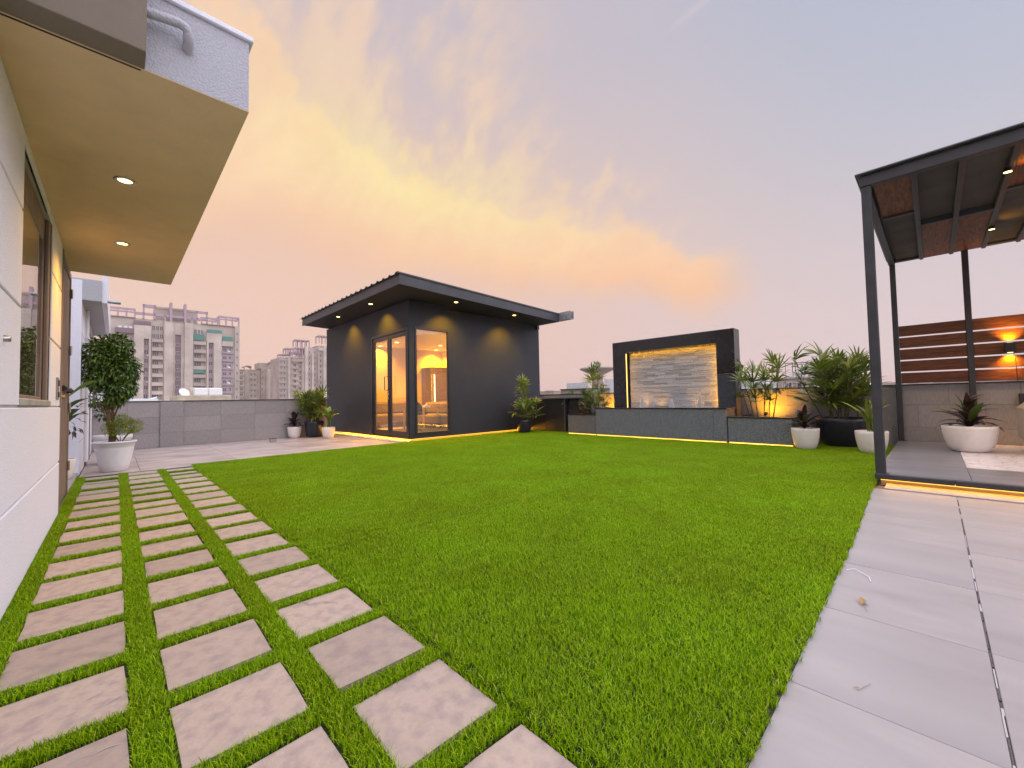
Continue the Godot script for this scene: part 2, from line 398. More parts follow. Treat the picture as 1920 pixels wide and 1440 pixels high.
# ------------------------------------------------------------------ light
func make_sky() -> Sky:
	# air and lit cloud computed by direction; az: degrees from -z towards +x, el: degrees above the horizon
	var w := 2048
	var h := 1024
	var bytes := PackedByteArray()
	bytes.resize(w * h * 3)
	var n1 := FastNoiseLite.new(); n1.seed = 4; n1.frequency = 0.035; n1.fractal_octaves = 5
	var n2 := FastNoiseLite.new(); n2.seed = 9; n2.frequency = 0.05; n2.fractal_octaves = 4
	var n3 := FastNoiseLite.new(); n3.seed = 14; n3.frequency = 0.11; n3.fractal_octaves = 5; n3.fractal_gain = 0.6
	var r2 := RandomNumberGenerator.new(); r2.seed = 77
	var noise_row := []
	for i in 4096: noise_row.append(r2.randf() - 0.5)
	var cool_h := Vector3(227, 212, 217); var warm_h := Vector3(240, 200, 186)
	var cool_m := Vector3(207, 201, 211); var warm_m := Vector3(238, 201, 181)
	var cool_t := Vector3(188, 191, 208); var warm_t := Vector3(206, 193, 198)
	var zen := Vector3(178, 182, 204)
	var mid_c := PackedFloat32Array([34, 32, 30, 27.5, 23.5, 19, 16, 14.5])   # cloud centre line each 15 degrees from az -20
	var up_w := PackedFloat32Array([20, 17, 12, 7, 6.5, 7.0, 3.2, 0.6])
	var low_w := PackedFloat32Array([13, 12, 10, 9, 6, 5, 4.5, 1.0])
	var k := 0
	for y in h:
		var el := 90.0 - (y + 0.5) * 180.0 / h
		for x in w:
			var az := (x + 0.5) * 360.0 / w
			if az > 205.0: az -= 360.0
			var c: Vector3
			var e := maxf(el, 0.0)
			var d := (az - 22.0) / (50.0 if az > 22.0 else 75.0)
			var warm := exp(-d * d)
			var ch := cool_h.lerp(warm_h, warm)
			if az < 40.0 and az > -60.0:
				ch += Vector3(6, 12, 12) * clampf((40.0 - az) / 40.0, 0.0, 1.0) * warm
			var cm := cool_m.lerp(warm_m, warm)
			if e < 20.0: c = ch.lerp(cm, e / 20.0)
			elif e < 40.0: c = cm.lerp(cool_t.lerp(warm_t, warm), (e - 20.0) / 20.0)
			else: c = cool_t.lerp(warm_t, warm).lerp(zen, (e - 40.0) / 50.0)
			c += Vector3(-11, -2, 3) * (smoothstep(60.0, 92.0, az) * (1.0 - smoothstep(150.0, 190.0, az)) * smoothstep(8.0, 28.0, e))
			if e > 4.0 and e < 72.0 and az > -75.0 and az < 92.0:
				var px := az * 0.82
				var wx := n1.get_noise_2d(px, e) * 5.0
				var wy := n1.get_noise_2d(px + 300.0, e) * 4.0
				var qa := az + wx
				var qe := e + wy
				var f := clampf((qa + 20.0) / 15.0, 0.0, 6.99)
				var i := int(f)
				f -= i
				var mc := lerpf(mid_c[i], mid_c[i + 1], f)
				var uw := lerpf(up_w[i], up_w[i + 1], f)
				var lw := lerpf(low_w[i], low_w[i + 1], f)
				if qa > 85.0: uw = 0.01; lw = 0.01
				var side := qe - mc
				# fibres that lean up to the right
				var lean := 0.42 + clampf((az - 20.0) / 50.0, 0.0, 1.0) * 0.45
				var lc := cos(lean); var ls := sin(lean)
				var fx := (px - 30.0 + wx * 0.5) * lc - (e - 35.0) * ls
				var fy := (px - 30.0) * ls + (e - 35.0 + wy * 0.5) * lc
				var fib := n3.get_noise_2d(fx * 1.25, fy * 0.42)
				var fine := n3.get_noise_2d(fx * 3.6 + 200.0, fy * 1.9)
				var puff := n2.get_noise_2d(px * 1.3, e * 1.5)
				var dens := 0.0
				if side > 0.0:
					var s := side / uw
					dens = 1.0 - smoothstep(0.45, 1.3, s + fib * 0.45 * minf(s * 1.5, 1.0) + fine * 0.42 * minf(s * 1.5, 1.0) + puff * 0.5)
					# torn veil above the bank
					var veil := smoothstep(-0.42, 0.40, fib * 0.6 + fine * 0.35 + puff * 0.6) * (1.0 - smoothstep(36.0, 57.0, az + (e - 38.0) * 0.4)) * (1.0 - smoothstep(50.0, 68.0, e))
					veil = maxf(veil * 0.62, smoothstep(0.0, 0.5, fib + fine * 0.3) * 0.5 * (1.0 - smoothstep(1.2, 3.2, s)) * (1.0 - smoothstep(60.0, 72.0, az)))
					dens = maxf(dens, veil)
				else:
					var s := -side / lw
					dens = 1.0 - smoothstep(0.25, 1.6, s + puff * 0.35 + fine * 0.06)
				if az < -20.0: dens *= clampf((az + 75.0) / 55.0, 0.0, 1.0)
				dens *= 1.0 - smoothstep(68.0, 75.5, qa)
				dens = clampf(dens * (0.95 + fib * 0.16 + puff * 0.10), 0.0, 1.0)
				var core := exp(-pow((az - 33.0) / 22.0, 2.0) - pow((e - (28.5 - (az - 33.0) * 0.14)) / 7.0, 2.0))
				var low := clampf(-side / lw * 0.6 + 0.15 + (az - 30.0) / 75.0, 0.0, 1.0)
				var cc := Vector3(254, 214, 178).lerp(Vector3(255, 200, 158), low)
				cc = cc.lerp(Vector3(255, 231, 172), clampf(core * 1.1 + (puff * 0.35 + fine * 0.2) * core, 0.0, 1.0))
				cc += Vector3(2, 6, 6) * (fib + fine * 0.6)
				c = c.lerp(cc, dens * 0.95)
				# a thin vapour trail high on the right
				var tl := absf((e - 41.4) - (az - 70.0) * 0.28) 
				if tl < 0.5 and az > 65.5 and az < 90.0:
					c = c.lerp(Vector3(214, 203, 208), (1.0 - tl / 0.5) * 0.55 * smoothstep(65.5, 69.0, az))
			if el < 0.0: c = Vector3(120, 108, 100)
			var dn: float = noise_row[(k * 7 + y * 13) & 4095]
			bytes[k] = clampi(int(c.x + 0.5 + dn), 0, 255)
			bytes[k + 1] = clampi(int(c.y + 0.5 + dn), 0, 255)
			bytes[k + 2] = clampi(int(c.z + 0.5 + dn), 0, 255)
			k += 3
	var img := Image.create_from_data(w, h, false, Image.FORMAT_RGB8, bytes)
	var pan := PanoramaSkyMaterial.new()
	pan.panorama = ImageTexture.create_from_image(img)
	var sky := Sky.new()
	sky.sky_material = pan
	return sky

func spot(parent, at: Vector3, towards: Vector3, c: Color, e: float, angle := 50.0, size := 0.03):
	var l := SpotLight3D.new()
	l.name = "light"
	parent.add_child(l, true)
	l.position = at
	var up := Vector3.UP if absf(towards.normalized().y) < 0.9 else Vector3.RIGHT
	l.basis = Basis.looking_at(towards, up)
	l.light_color = c
	l.light_energy = e
	l.spot_angle = angle
	l.spot_angle_attenuation = 1.0
	l.spot_range = 20.0
	l.spot_attenuation = 2.0
	l.light_size = size
	l.shadow_enabled = true

func strip_light(parent, at: Vector3, dir: Vector3, along: Vector3, length: float, wid: float, c: Color, per_m: float):
	var l := AreaLight3D.new()
	l.name = "strip_light"
	parent.add_child(l, true)
	l.position = at
	var zz := -dir.normalized()
	var xx := along.normalized()
	l.basis = Basis(xx, zz.cross(xx), zz)
	l.area_size = Vector2(length, wid)
	l.area_normalize_energy = true
	l.light_color = c
	l.light_energy = per_m * length
	l.area_range = 20.0
	l.shadow_enabled = true

# ------------------------------------------------------------------ scene
func _ready():
	rng.seed = 2024
	var cam := Camera3D.new()
	cam.name = "camera"
	add_child(cam)
	cam.position = V(0, 0.9, 0)
	cam.basis = Basis.from_euler(V(deg_to_rad(2.0914), deg_to_rad(-44.1148), deg_to_rad(-1.1548)), EULER_ORDER_YXZ)
	cam.fov = 86.419
	cam.near = 0.05
	cam.far = 2500.0
	cam.current = true
	var env := Environment.new()
	env.background_mode = Environment.BG_SKY
	env.sky = make_sky()
	env.background_energy_multiplier = 1.0 / EXPOSURE
	env.tonemap_mode = Environment.TONE_MAPPER_LINEAR
	env.tonemap_exposure = EXPOSURE
	env.fog_enabled = true
	env.fog_density = 0.0008
	env.fog_light_color = Color(1.0, 0.90, 0.86)
	env.sdfgi_enabled = true
	env.ssao_enabled = true
	env.ssil_enabled = true
	var we := WorldEnvironment.new()
	we.name = "air"
	we.environment = env
	add_child(we)
	# the afterglow: the whole bright dusk vault as one very large soft source
	var sun := DirectionalLight3D.new()
	sun.name = "afterglow"
	sun.light_energy = 0.5
	sun.light_color = Color(0.975, 0.965, 1.0)
	sun.light_angular_distance = 125.0
	sun.shadow_enabled = true
	add_child(sun)
	sun.basis = Basis.looking_at(V(-0.12, -1.0, -0.32), Vector3.UP)
	make_materials()
	build_ground()
	build_floors()
	build_turf()
	build_house()
	build_parapets()
	build_pavilion()
	build_fountain()
	build_pergola()
	build_plants()
	build_city()
	build_small()

# ------------------------------------------------------------------ ground, floors, path
func build_ground():
	var g = B()
	g.quad(V(-1500, -14, 1500), V(1500, -14, 1500), V(1500, -14, -1500), V(-1500, -14, -1500))
	struct("ground", g, M.city_ground, "hazy ground of the city far below the terrace")
	struct("terrace_slab", boxes([[V(-6, -0.6, -12.05), V(9.45, -0.03, 6)]]), M.slab, "concrete roof slab that carries the terrace")
	struct("storeys_below", boxes([[V(-5.9, -13.99, -12.0), V(9.4, -0.61, 5.9)]]), M.brick_house, "storeys of the building below the terrace")

func build_floors():
	# right-hand terrace floor of large porcelain tiles
	var fl = struct("terrace_floor", boxes([[V(0.86, -0.029, -0.45), V(5.1, -0.006, 3.2)]]), M.grout, "grey porcelain tile floor right of the lawn")
	var xs = [0.9, 1.528, 2.156, 2.784, 3.412, 4.04, 4.668, 5.095]
	var zs = [-0.44, 0.097, 1.352, 2.607]
	for i in xs.size() - 1:
		for j in zs.size() - 1:
			var b = B()
			b.span(V(xs[i] + 0.0016, -0.02, zs[j] + (0.0035 if j == 1 else 0.002)), V(xs[i + 1] - 0.0016, 0, zs[j + 1] - (0.0035 if j == 0 else 0.002)), 0.0015)
			part("tile", b, M.tile if (i + j) % 2 == 0 else M.tile_b, fl, V(0, rng.randf_range(-0.0006, 0.0006), 0))
	var gx := 0.92
	while gx < 5.0:
		var ln := rng.randf_range(0.02, 0.16)
		var pale := rng.randf() < 0.42
		var g0 := rng.randf_range(0.0, 0.003)
		part("grout_piece", boxes([[V(gx, -0.005, 0.0937 + g0 * 0.5), V(gx + ln, -0.0012 if not pale else 0.0006, 0.1005 - rng.randf_range(0.0, 0.003))]]), M.grout_pale if pale else M.grout_dark, fl)
		gx += ln + (0.0 if rng.randf() < 0.6 else rng.randf_range(0.01, 0.07))
	var fl2 = struct("rear_floor", boxes([[V(-5, -0.029, 0.92), V(0.85, -0.006, 3.2)]]), M.tile_b, "grey floor behind the stepping stones")
	# far patio of pale tiles
	var pa = struct("patio", boxes([[V(-0.34, -0.029, -11.82), V(4.72, -0.006, -7.70)]]), M.grout, "pale tile patio before the left parapet")
	xs = [-0.335, 0.255, 1.46, 2.66, 3.86, 4.70]
	zs = [-11.81, -11.40, -10.79, -10.18, -9.57, -8.96, -8.35, -7.735]
	for j in zs.size() - 1:
		for i in xs.size() - 1:
			var b = B()
			b.span(V(xs[i] + 0.002, -0.02, zs[j] + 0.002), V(xs[i + 1] - 0.002, 0, zs[j + 1] - 0.002), 0.0015)
			part("tile", b, M.patio if (i * 3 + j) % 2 == 0 else M.patio_b, pa)
	# stepping stones
	var path = struct("path", boxes([[V(-0.34, -0.029, -7.70), V(0.835, -0.012, 0.9)]]), M.turf_mat, "stepping-stone path along the white house wall")
	var cols = [[-0.265, 0.035], [0.126, 0.420], [0.510, 0.816]]
	for r in 20:
		var z1 = -0.91 - 0.3985 * (r - 3)
		if z1 < -7.45: break
		for c in 3:
			var j = func(): return rng.randf_range(-0.005, 0.005)
			var b = B()
			# an uneven slab: four corners that wander a little, top edge broken
			var x0 = cols[c][0]; var x1 = cols[c][1]
			var zz = z1 + c * -0.012
			b.prism([Vector2(x0 + j.call(), zz + j.call()), Vector2(x0 + j.call() * 0.7, zz - 0.15), Vector2(x0 + j.call(), zz - 0.302 + j.call()), Vector2((x0 + x1) / 2, zz - 0.302 + j.call() * 0.7), Vector2(x1 + j.call(), zz - 0.302 + j.call()), Vector2(x1 + j.call() * 0.7, zz - 0.15), Vector2(x1 + j.call(), zz + j.call()), Vector2((x0 + x1) / 2, zz + j.call() * 0.7)], -0.018, 0.0)
			part("paving_stone", b, M["stone%d" % rng.randi_range(0, 3)], path, V(0, rng.randf_range(-0.002, 0.002), 0), Basis.from_euler(V(rng.randf_range(-0.002, 0.002), 0, rng.randf_range(-0.002, 0.002))))
	stone_marks(path)

func ribbon(pts: Array, w: float, y: float) -> MB:
	var b := MB.new()
	for i in pts.size() - 1:
		var p := V(pts[i].x, y, pts[i].y); var q := V(pts[i + 1].x, y, pts[i + 1].y)
		var n := (q - p).cross(Vector3.UP).normalized() * w
		var w0 := 0.25 if i == 0 else 1.0
		var w1 := 0.25 if i == pts.size() - 2 else 1.0
		b.quad(p - n * w0, p + n * w0, q + n * w1, q - n * w1)
	return b

func stone_marks(path):
	for l in [[0.53, -2.45, 0.80, -2.60], [0.13, -3.62, 0.41, -3.50], [0.60, -2.03, 0.72, -1.90]]:
		var pts := []
		for i in 12:
			var u := i / 11.0
			pts.append(Vector2(lerpf(l[0], l[2], u) + rng.randf_range(-0.006, 0.006), lerpf(l[1], l[3], u) + sin(u * 7.0) * 0.012 + rng.randf_range(-0.006, 0.006)))
		part("crack", ribbon(pts, 0.0011, 0.0032), M.grout_dark, path)
	for k in 16:
		var c := Vector2(rng.randf_range(-0.24, 0.02), -1.15 - 0.3985 * rng.randi_range(0, 3) + 0.07 + rng.randf_range(-0.09, 0.09))
		var a := rng.randf_range(-0.5, 0.5)
		var ln := rng.randf_range(0.015, 0.07)
		var pts := []
		for i in 5:
			var u := i / 4.0 - 0.5
			pts.append(c + Vector2(cos(a), sin(a)) * ln * u + Vector2(-sin(a), cos(a)) * u * u * ln * 0.5)
		part("scuff", ribbon(pts, rng.randf_range(0.0006, 0.0018), 0.0034), M.grout_pale, path)

const LAWN := [Vector2(0.838, -7.80), Vector2(4.70, -8.04), Vector2(9.15, -8.04), Vector2(9.15, -0.455), Vector2(5.13, -0.435), Vector2(3.2, -0.375), Vector2(0.845, -0.345)]

func turf_patch(size: float, count: int, sd: int) -> ArrayMesh:
	# a square of leaning, bent blades; each blade one colour
	var r := RandomNumberGenerator.new()
	r.seed = sd
	var pts := PackedVector3Array()
	var nor := PackedVector3Array()
	var cols := PackedColorArray()
	var idx := PackedInt32Array()
	for i in count:
		var p := Vector3(r.randf_range(-0.5, 0.5) * size, 0, r.randf_range(-0.5, 0.5) * size)
		var a := r.randf() * TAU
		var hgt := r.randf_range(0.014, 0.028)
		var lean := r.randf_range(0.1, 1.0) * hgt
		var out := Vector3(cos(a), 0, sin(a))
		var tw := a + r.randf_range(-0.7, 0.7)
		var sd2 := Vector3(-sin(tw), 0, cos(tw)) * r.randf_range(0.0007, 0.00115)
		var m := p + out * lean * 0.35 + Vector3(0, hgt * 0.6, 0)
		var t := p + out * lean + Vector3(0, hgt * r.randf_range(0.82, 1.0), 0)
		var c: Color
		var pick := r.randf()
		if pick < 0.42: c = Color(0.21, 0.36, 0.002)
		elif pick < 0.72: c = Color(0.32, 0.48, 0.004)
		elif pick < 0.93: c = Color(0.11, 0.22, 0.002)
		else: c = Color(0.46, 0.52, 0.05)
		var v := r.randf_range(0.85, 1.12)
		c = Color(c.r * v, c.g * v, c.b * v)
		var b := pts.size()
		pts.append_array(PackedVector3Array([p - sd2, p + sd2, m - sd2 * 0.9, m + sd2 * 0.9, t]))
		var n := (sd2.cross(t - p)).normalized()
		if n.y < 0: n = -n
		n = (n + Vector3(0, 0.6, 0)).normalized()
		for q in 5:
			nor.append(n); cols.append(c)
		idx.append_array(PackedInt32Array([b, b + 2, b + 1, b + 1, b + 2, b + 3, b + 2, b + 4, b + 3]))
	var arr := []
	arr.resize(Mesh.ARRAY_MAX)
	arr[Mesh.ARRAY_VERTEX] = pts
	arr[Mesh.ARRAY_NORMAL] = nor
	arr[Mesh.ARRAY_COLOR] = cols
	arr[Mesh.ARRAY_INDEX] = idx
	var me := ArrayMesh.new()
	me.add_surface_from_arrays(Mesh.PRIMITIVE_TRIANGLES, arr)
	return me

func scatter(parent, called, mesh: Mesh, xf: Array, tints := []):
	var mm := MultiMesh.new()
	mm.transform_format = MultiMesh.TRANSFORM_3D
	mm.use_colors = tints.size() > 0
	mm.mesh = mesh
	mm.instance_count = xf.size()
	for i in xf.size():
		mm.set_instance_transform(i, xf[i])
		if tints.size(): mm.set_instance_color(i, tints[i])
	var o := MultiMeshInstance3D.new()
	o.name = called
	o.multimesh = mm
	o.material_override = M.turf
	parent.add_child(o, true)
	return o

func build_turf():
	var big := []; var mini := []
	for i in 4: big.append(turf_patch(0.084, 430, 300 + i))
	for i in 4: mini.append(turf_patch(0.0225, 33, 400 + i))
	var poly := PackedVector2Array(LAWN)
	var cells := [[], [], [], []]
	var bits := [[], [], [], []]
	var ct := [[], [], [], []]
	var bt := [[], [], [], []]
	var mottle := FastNoiseLite.new()
	mottle.seed = 6; mottle.frequency = 1.1; mottle.fractal_octaves = 4
	var tint = func(p: Vector2) -> Color:
		var q = mottle.get_noise_2d(p.x, p.y)
		var v = rng.randf_range(0.96, 1.04) + q * 0.20  # light and dark of brushed blades painted into the tint
		return Color(v * (1.0 - q * 0.10), v, v)
	var blocked = func(p: Vector2) -> bool:
		if p.x > 8.08 and p.y > -6.34 and p.y < -1.67: return true
		if p.x > 8.42 and p.y < -6.3: return true
		if p.x > 5.36 and p.y > -0.43: return true
		return absf(p.y + 2.545 + 0.03 * sin(p.x * 1.3)) < 0.012 and p.x < 4.5
	var s := 0.08
	for ix in range(int(0.8 / s), int(9.2 / s) + 1):
		for iz in range(int(-8.1 / s) - 1, int(-0.3 / s) + 1):
			var c := Vector2((ix + 0.5) * s, (iz + 0.5) * s)
			var inside := 0
			for k in [Vector2(-1, -1), Vector2(1, -1), Vector2(1, 1), Vector2(-1, 1)]:
				if Geometry2D.is_point_in_polygon(c + k * s * 0.5, poly) and not blocked.call(c + k * s * 0.5): inside += 1
			var crosses = absf(c.y + 2.545 + 0.03 * sin(c.x * 1.3)) < s * 0.6 and c.x < 4.5
			if inside == 4 and not crosses:
				var v := rng.randi_range(0, 3)
				cells[v].append(Transform3D(Basis(Vector3.UP, PI / 2 * rng.randi_range(0, 3)).scaled(V(1, rng.randf_range(0.92, 1.08) + mottle.get_noise_2d(c.x * 2.0 + 40.0, c.y * 2.0) * 0.35, 1)), V(c.x, 0.002, c.y)))
				ct[v].append(tint.call(c))
			elif inside > 0 or crosses:
				for jx in 4:
					for jz in 4:
						var q := c + Vector2(jx - 1.5, jz - 1.5) * 0.02 + Vector2(rng.randf_range(-0.012, 0.012), rng.randf_range(-0.012, 0.012))
						if Geometry2D.is_point_in_polygon(q, poly) and not blocked.call(q):
							var v := rng.randi_range(0, 3)
							bits[v].append(Transform3D(Basis(Vector3.UP, rng.randf() * TAU), V(q.x, 0.002, q.y)))
							bt[v].append(tint.call(q))
	var lawn_b = B()
	lawn_b.prism(LAWN, -0.012, 0.003)
	var lawn = struct("lawn", lawn_b, M.turf_mat, "backing of the artificial lawn")
	var g := Node3D.new()
	g.name = "lawn_grass"
	add_child(g, true)
	tag(g, "short bright green artificial grass of the lawn", "grass", "", "stuff")
	for i in 4:
		scatter(g, "blade_patch", big[i], cells[i], ct[i])
		scatter(g, "edge_blades", mini[i], bits[i], bt[i])
	# the strips between the stepping stones
	bits = [[], [], [], []]; bt = [[], [], [], []]
	var x := -0.338
	while x < 0.842:
		var z := -7.66
		while z < 0.88:
			var fz := fposmod((z + 0.91), 0.3985)
			var c := 0 if x < 0.08 else (1 if x < 0.46 else 2)
			var f2 := fposmod((z + 0.91 + c * 0.012), 0.3985)
			var in_gap := f2 < 0.088 and f2 > 0.012
			var in_col := (x > -0.272 and x < 0.044) or (x > 0.118 and x < 0.429) or (x > 0.501 and x < 0.822)
			if (not in_col) or in_gap or z < -7.62:
				if not (z < -7.55 and in_col):
					var v := rng.randi_range(0, 3)
					var up := rng.randf_range(0.85, 1.15)
					bits[v].append(Transform3D(Basis(Vector3.UP, rng.randf() * TAU).scaled(V(1.0, up, 1.0)), V(x + rng.randf_range(-0.003, 0.003), -0.008, z)))
					bt[v].append(tint.call(Vector2(x, z)))
			z += 0.0195
		x += 0.0195
	var g2 := Node3D.new()
	g2.name = "path_grass"
	add_child(g2, true)
	tag(g2, "green artificial grass strips between the stepping stones", "grass", "", "stuff")
	for i in 4: scatter(g2, "strip_blades", mini[i], bits[i], bt[i])

# ------------------------------------------------------------------ the house at the left
func build_house():
	var h = thing("house", "white plastered house wall with overhang, window and brown door along the path", "house", V(-0.345, 0, -2.0))
	var o = V(0.345, 0, 2.0)     # world to house
	var P = func(called, b, m): return part(called, b, m, h, o)
	# core behind the plaster courses (recessed joints show it)
	P.call("wall_core", boxes([[V(-0.55, 0, -5.2), V(-0.352, 0.925, 3.0)], [V(-0.55, 0.925, -3.16), V(-0.352, 2.31, 3.0)], [V(-0.55, 0.925, -5.2), V(-0.352, 2.31, -4.46)], [V(-0.55, 2.245, -5.2), V(-0.352, 2.31, -3.16)], [V(-0.55, 2.28, -6.3), V(-0.352, 2.31, -5.2)]]), M.groove)
	var ys = [0.0, 0.446, 0.911, 1.408, 1.90, 2.309]
	for i in 5:
		var y0 = ys[i] + (0.006 if i else 0.0)
		var y1 = ys[i + 1] - (0.006 if i < 4 else 0.0)
		if i < 2:
			P.call("wall_panel", boxes([[V(-0.36, y0, -5.2), V(-0.345 + (0.004 if i < 2 else 0.0), y1, 3.0)]], 0.004), M.white_wall)
		else:
			P.call("wall_panel", boxes([[V(-0.36, y0, -3.16), V(-0.345, y1, 3.0)]], 0.004), M.white_wall)
			P.call("wall_panel", boxes([[V(-0.36, y0, -5.2), V(-0.345, y1, -4.46)]], 0.004), M.white_wall)
	P.call("wall_panel", boxes([[V(-0.36, 2.245, -4.459), V(-0.346, 2.309, -3.161)]]), M.white_wall)
	# window
	var wf = P.call("window", boxes([[V(-0.46, 0.96, -4.455), V(-0.377, 2.24, -4.31)], [V(-0.46, 0.96, -3.20), V(-0.375, 2.24, -3.163)], [V(-0.46, 2.08, -4.31), V(-0.375, 2.24, -3.20)], [V(-0.46, 0.956, -4.31), V(-0.375, 0.98, -3.20)]], 0.004), M.brown_frame)
	part("mullion", boxes([[V(-0.376, 0.956, -4.452), V(-0.356, 2.243, -4.36)]], 0.004), M.brown_frame, wf)
	part("pane", boxes([[V(-0.386, 0.98, -4.31), V(-0.380, 2.08, -3.20)]]), M.house_pane, wf)
	P.call("sill", boxes([[V(-0.47, 0.915, -4.46), V(-0.338, 0.955, -3.16)]], 0.006), M.sill)
	# the room behind the window
	P.call("room_lining", boxes([[V(-2.6, 0.5, -5.2), V(-2.5, 2.31, -2.0)], [V(-2.5, 0.5, -5.2), V(-0.55, 2.31, -5.1)], [V(-2.5, 0.5, -2.1), V(-0.55, 2.31, -2.0)], [V(-2.5, 0.4, -5.2), V(-0.55, 0.5, -2.0)], [V(-2.6, 2.31, -5.2), V(-0.55, 2.4, -2.0)]]), M.inner_wall)
	# door
	P.call("door_frame", boxes([[V(-0.47, 0, -5.265), V(-0.338, 2.285, -5.201)], [V(-0.47, 0, -6.345), V(-0.352, 2.285, -6.295)], [V(-0.47, 2.24, -6.295), V(-0.352, 2.285, -5.265)]], 0.004), M.brown_frame)
	var d = P.call("door", boxes([[V(-0.405, 0.01, -6.29), V(-0.362, 2.236, -5.27)]], 0.004), M.door_brown)
	var hb = B()
	hb.tube([V(-0.33, 1.075, -5.36), V(-0.33, 1.075, -6.2)], [0.018, 0.018], 8)
	hb.box(V(-0.345, 1.075, -5.38), V(0.035, 0.05, 0.03)); hb.box(V(-0.345, 1.075, -6.18), V(0.035, 0.05, 0.03))
	part("handle", hb, M.black_metal, d)
	var lk = B()
	lk.tube([V(-0.362, 1.0, -5.38), V(-0.325, 1.0, -5.38)], [0.022, 0.02], 12)
	lk.box(V(-0.355, 1.0, -5.38), V(0.02, 0.12, 0.06), 0.006)
	part("lock", lk, M.steel, d)
	for y in [0.25, 0.85, 1.45, 2.05]:
		var hg = B()
		hg.tube([V(-0.345, y, -6.296), V(-0.345, y + 0.1, -6.296)], [0.009, 0.009], 8)
		part("hinge", hg, M.steel, d)
	# switch plate and stub light on the wall
	var sp = P.call("switch_plate", boxes([[V(-0.346, 0.965, -4.965), V(-0.333, 1.15, -4.865)]], 0.006), M.steel)
	part("button", boxes([[V(-0.334, 1.075, -4.95), V(-0.329, 1.125, -4.885)]], 0.002), M.black_metal, sp)
	part("button", boxes([[V(-0.334, 0.985, -4.95), V(-0.329, 1.03, -4.885)]], 0.002), M.black_metal, sp)
	var stub = B()
	stub.tube([V(-0.346, 1.2, -2.735), V(-0.326, 1.2, -2.735), V(-0.324, 1.2, -2.735)], [0.014, 0.014, 0.010], 14)
	P.call("wall_stud", stub, M.steel)
	# the overhang
	var so = P.call("soffit", boxes([[V(-0.55, 2.31, -6.15), V(0.447, 2.34, -2.25)]]), M.soffit)
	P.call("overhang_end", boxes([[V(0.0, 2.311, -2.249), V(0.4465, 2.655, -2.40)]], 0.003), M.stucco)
	P.call("overhang_side", boxes([[V(0.36, 2.341, -6.149), V(0.4468, 2.655, -2.401)]], 0.003), M.white_wall)
	P.call("overhang_far_end", boxes([[V(-0.5, 2.341, -6.148), V(0.359, 2.655, -6.02)]]), M.white_wall)
	P.call("coping", boxes([[V(0.05, 2.655, -2.46), V(0.463, 2.682, -2.232)], [V(0.35, 2.655, -6.16), V(0.463, 2.682, -2.461)], [V(-0.5, 2.655, -6.16), V(0.349, 2.682, -6.0)]], 0.004), M.white_wall)
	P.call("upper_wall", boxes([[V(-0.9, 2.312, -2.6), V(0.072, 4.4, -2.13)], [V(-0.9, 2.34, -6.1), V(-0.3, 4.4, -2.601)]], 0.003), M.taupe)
	P.call("side_wall", boxes([[V(-0.9, 2.31, -2.129), V(-0.346, 3.049, 3.0)]]), M.white_wall)
	var jl = B()
	jl.span(V(-0.34, 2.306, -2.262), V(0.06, 2.3108, -2.257))
	P.call("ceiling_joint", jl, M.black_metal)
	var pipe = B()
	pipe.tube([V(0.02, 2.516, -2.20), V(0.13, 2.535, -2.195), V(0.175, 2.541, -2.192), V(0.198, 2.535, -2.192), V(0.209, 2.515, -2.196), V(0.212, 2.49, -2.212), V(0.213, 2.472, -2.26)], [0.019, 0.019, 0.019, 0.019, 0.019, 0.019, 0.019], 14)
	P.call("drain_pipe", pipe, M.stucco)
	for z in [-3.455, -4.82]:
		var rim = B()
		rim.lathe([Vector2(0.052, 0.0), Vector2(0.054, -0.004), Vector2(0.036, -0.005), Vector2(0.034, 0.0)], 24)
		var rr = part("downlight", rim, M.steel, h, o + V(0.026, 2.309, z))
		var disc = B()
		disc.lathe([Vector2(0.0, -0.003), Vector2(0.034, -0.003), Vector2(0.034, 0.002)], 20)
		part("lamp_lens", disc, M.lamp_disc, rr)
		spot(rr, V(0, -0.02, 0), Vector3.DOWN, Color(1.0, 0.72, 0.2), 0.18 if z > -4.0 else 0.5, 70.0)
	# the rear wing beyond the door
	var w = thing("house_wing", "white rear wing of the house with a small canopy behind the potted tree", "house", V(-0.345, 0, -8.0))
	var q = V(0.345, 0, 8.0)
	part("wall", boxes([[V(-1.6, 0, -11.85), V(-0.342, 2.62, -7.925)]]), M.white_wall, w, q)
	part("recess_wall", boxes([[V(-1.75, 0, -7.92), V(-1.6, 2.3, -6.3)], [V(-1.6, 0, -6.36), V(-0.42, 2.3, -6.35)]]), M.stucco, w, q)
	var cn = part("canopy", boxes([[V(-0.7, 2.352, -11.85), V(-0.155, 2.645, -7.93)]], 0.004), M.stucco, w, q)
	part("canopy_lip", boxes([[V(-0.156, 2.34, -11.85), V(-0.10, 2.80, -7.96)]], 0.004), M.white_wall, w, q)
	var sp2 = B()
	sp2.tube([V(-0.16, 2.375, -7.99), V(0.036, 2.37, -7.99)], [0.022, 0.022], 12)
	part("spout", sp2, M.galv, w, q)
	part("threshold", boxes([[V(-1.2, 0.0, -7.92), V(-0.35, 0.04, -6.35)]], 0.005), M.tile, w, q)
	part("door_frame", boxes([[V(-0.343, 0, -9.25), V(-0.318, 2.1, -9.15)], [V(-0.343, 0, -10.3), V(-0.318, 2.1, -10.2)], [V(-0.343, 2.1, -10.3), V(-0.318, 2.18, -9.15)]], 0.004), M.brown_frame, w, q)
	part("door", boxes([[V(-0.343, 0.01, -10.2), V(-0.33, 2.1, -9.25)]]), M.white_low, w, q)
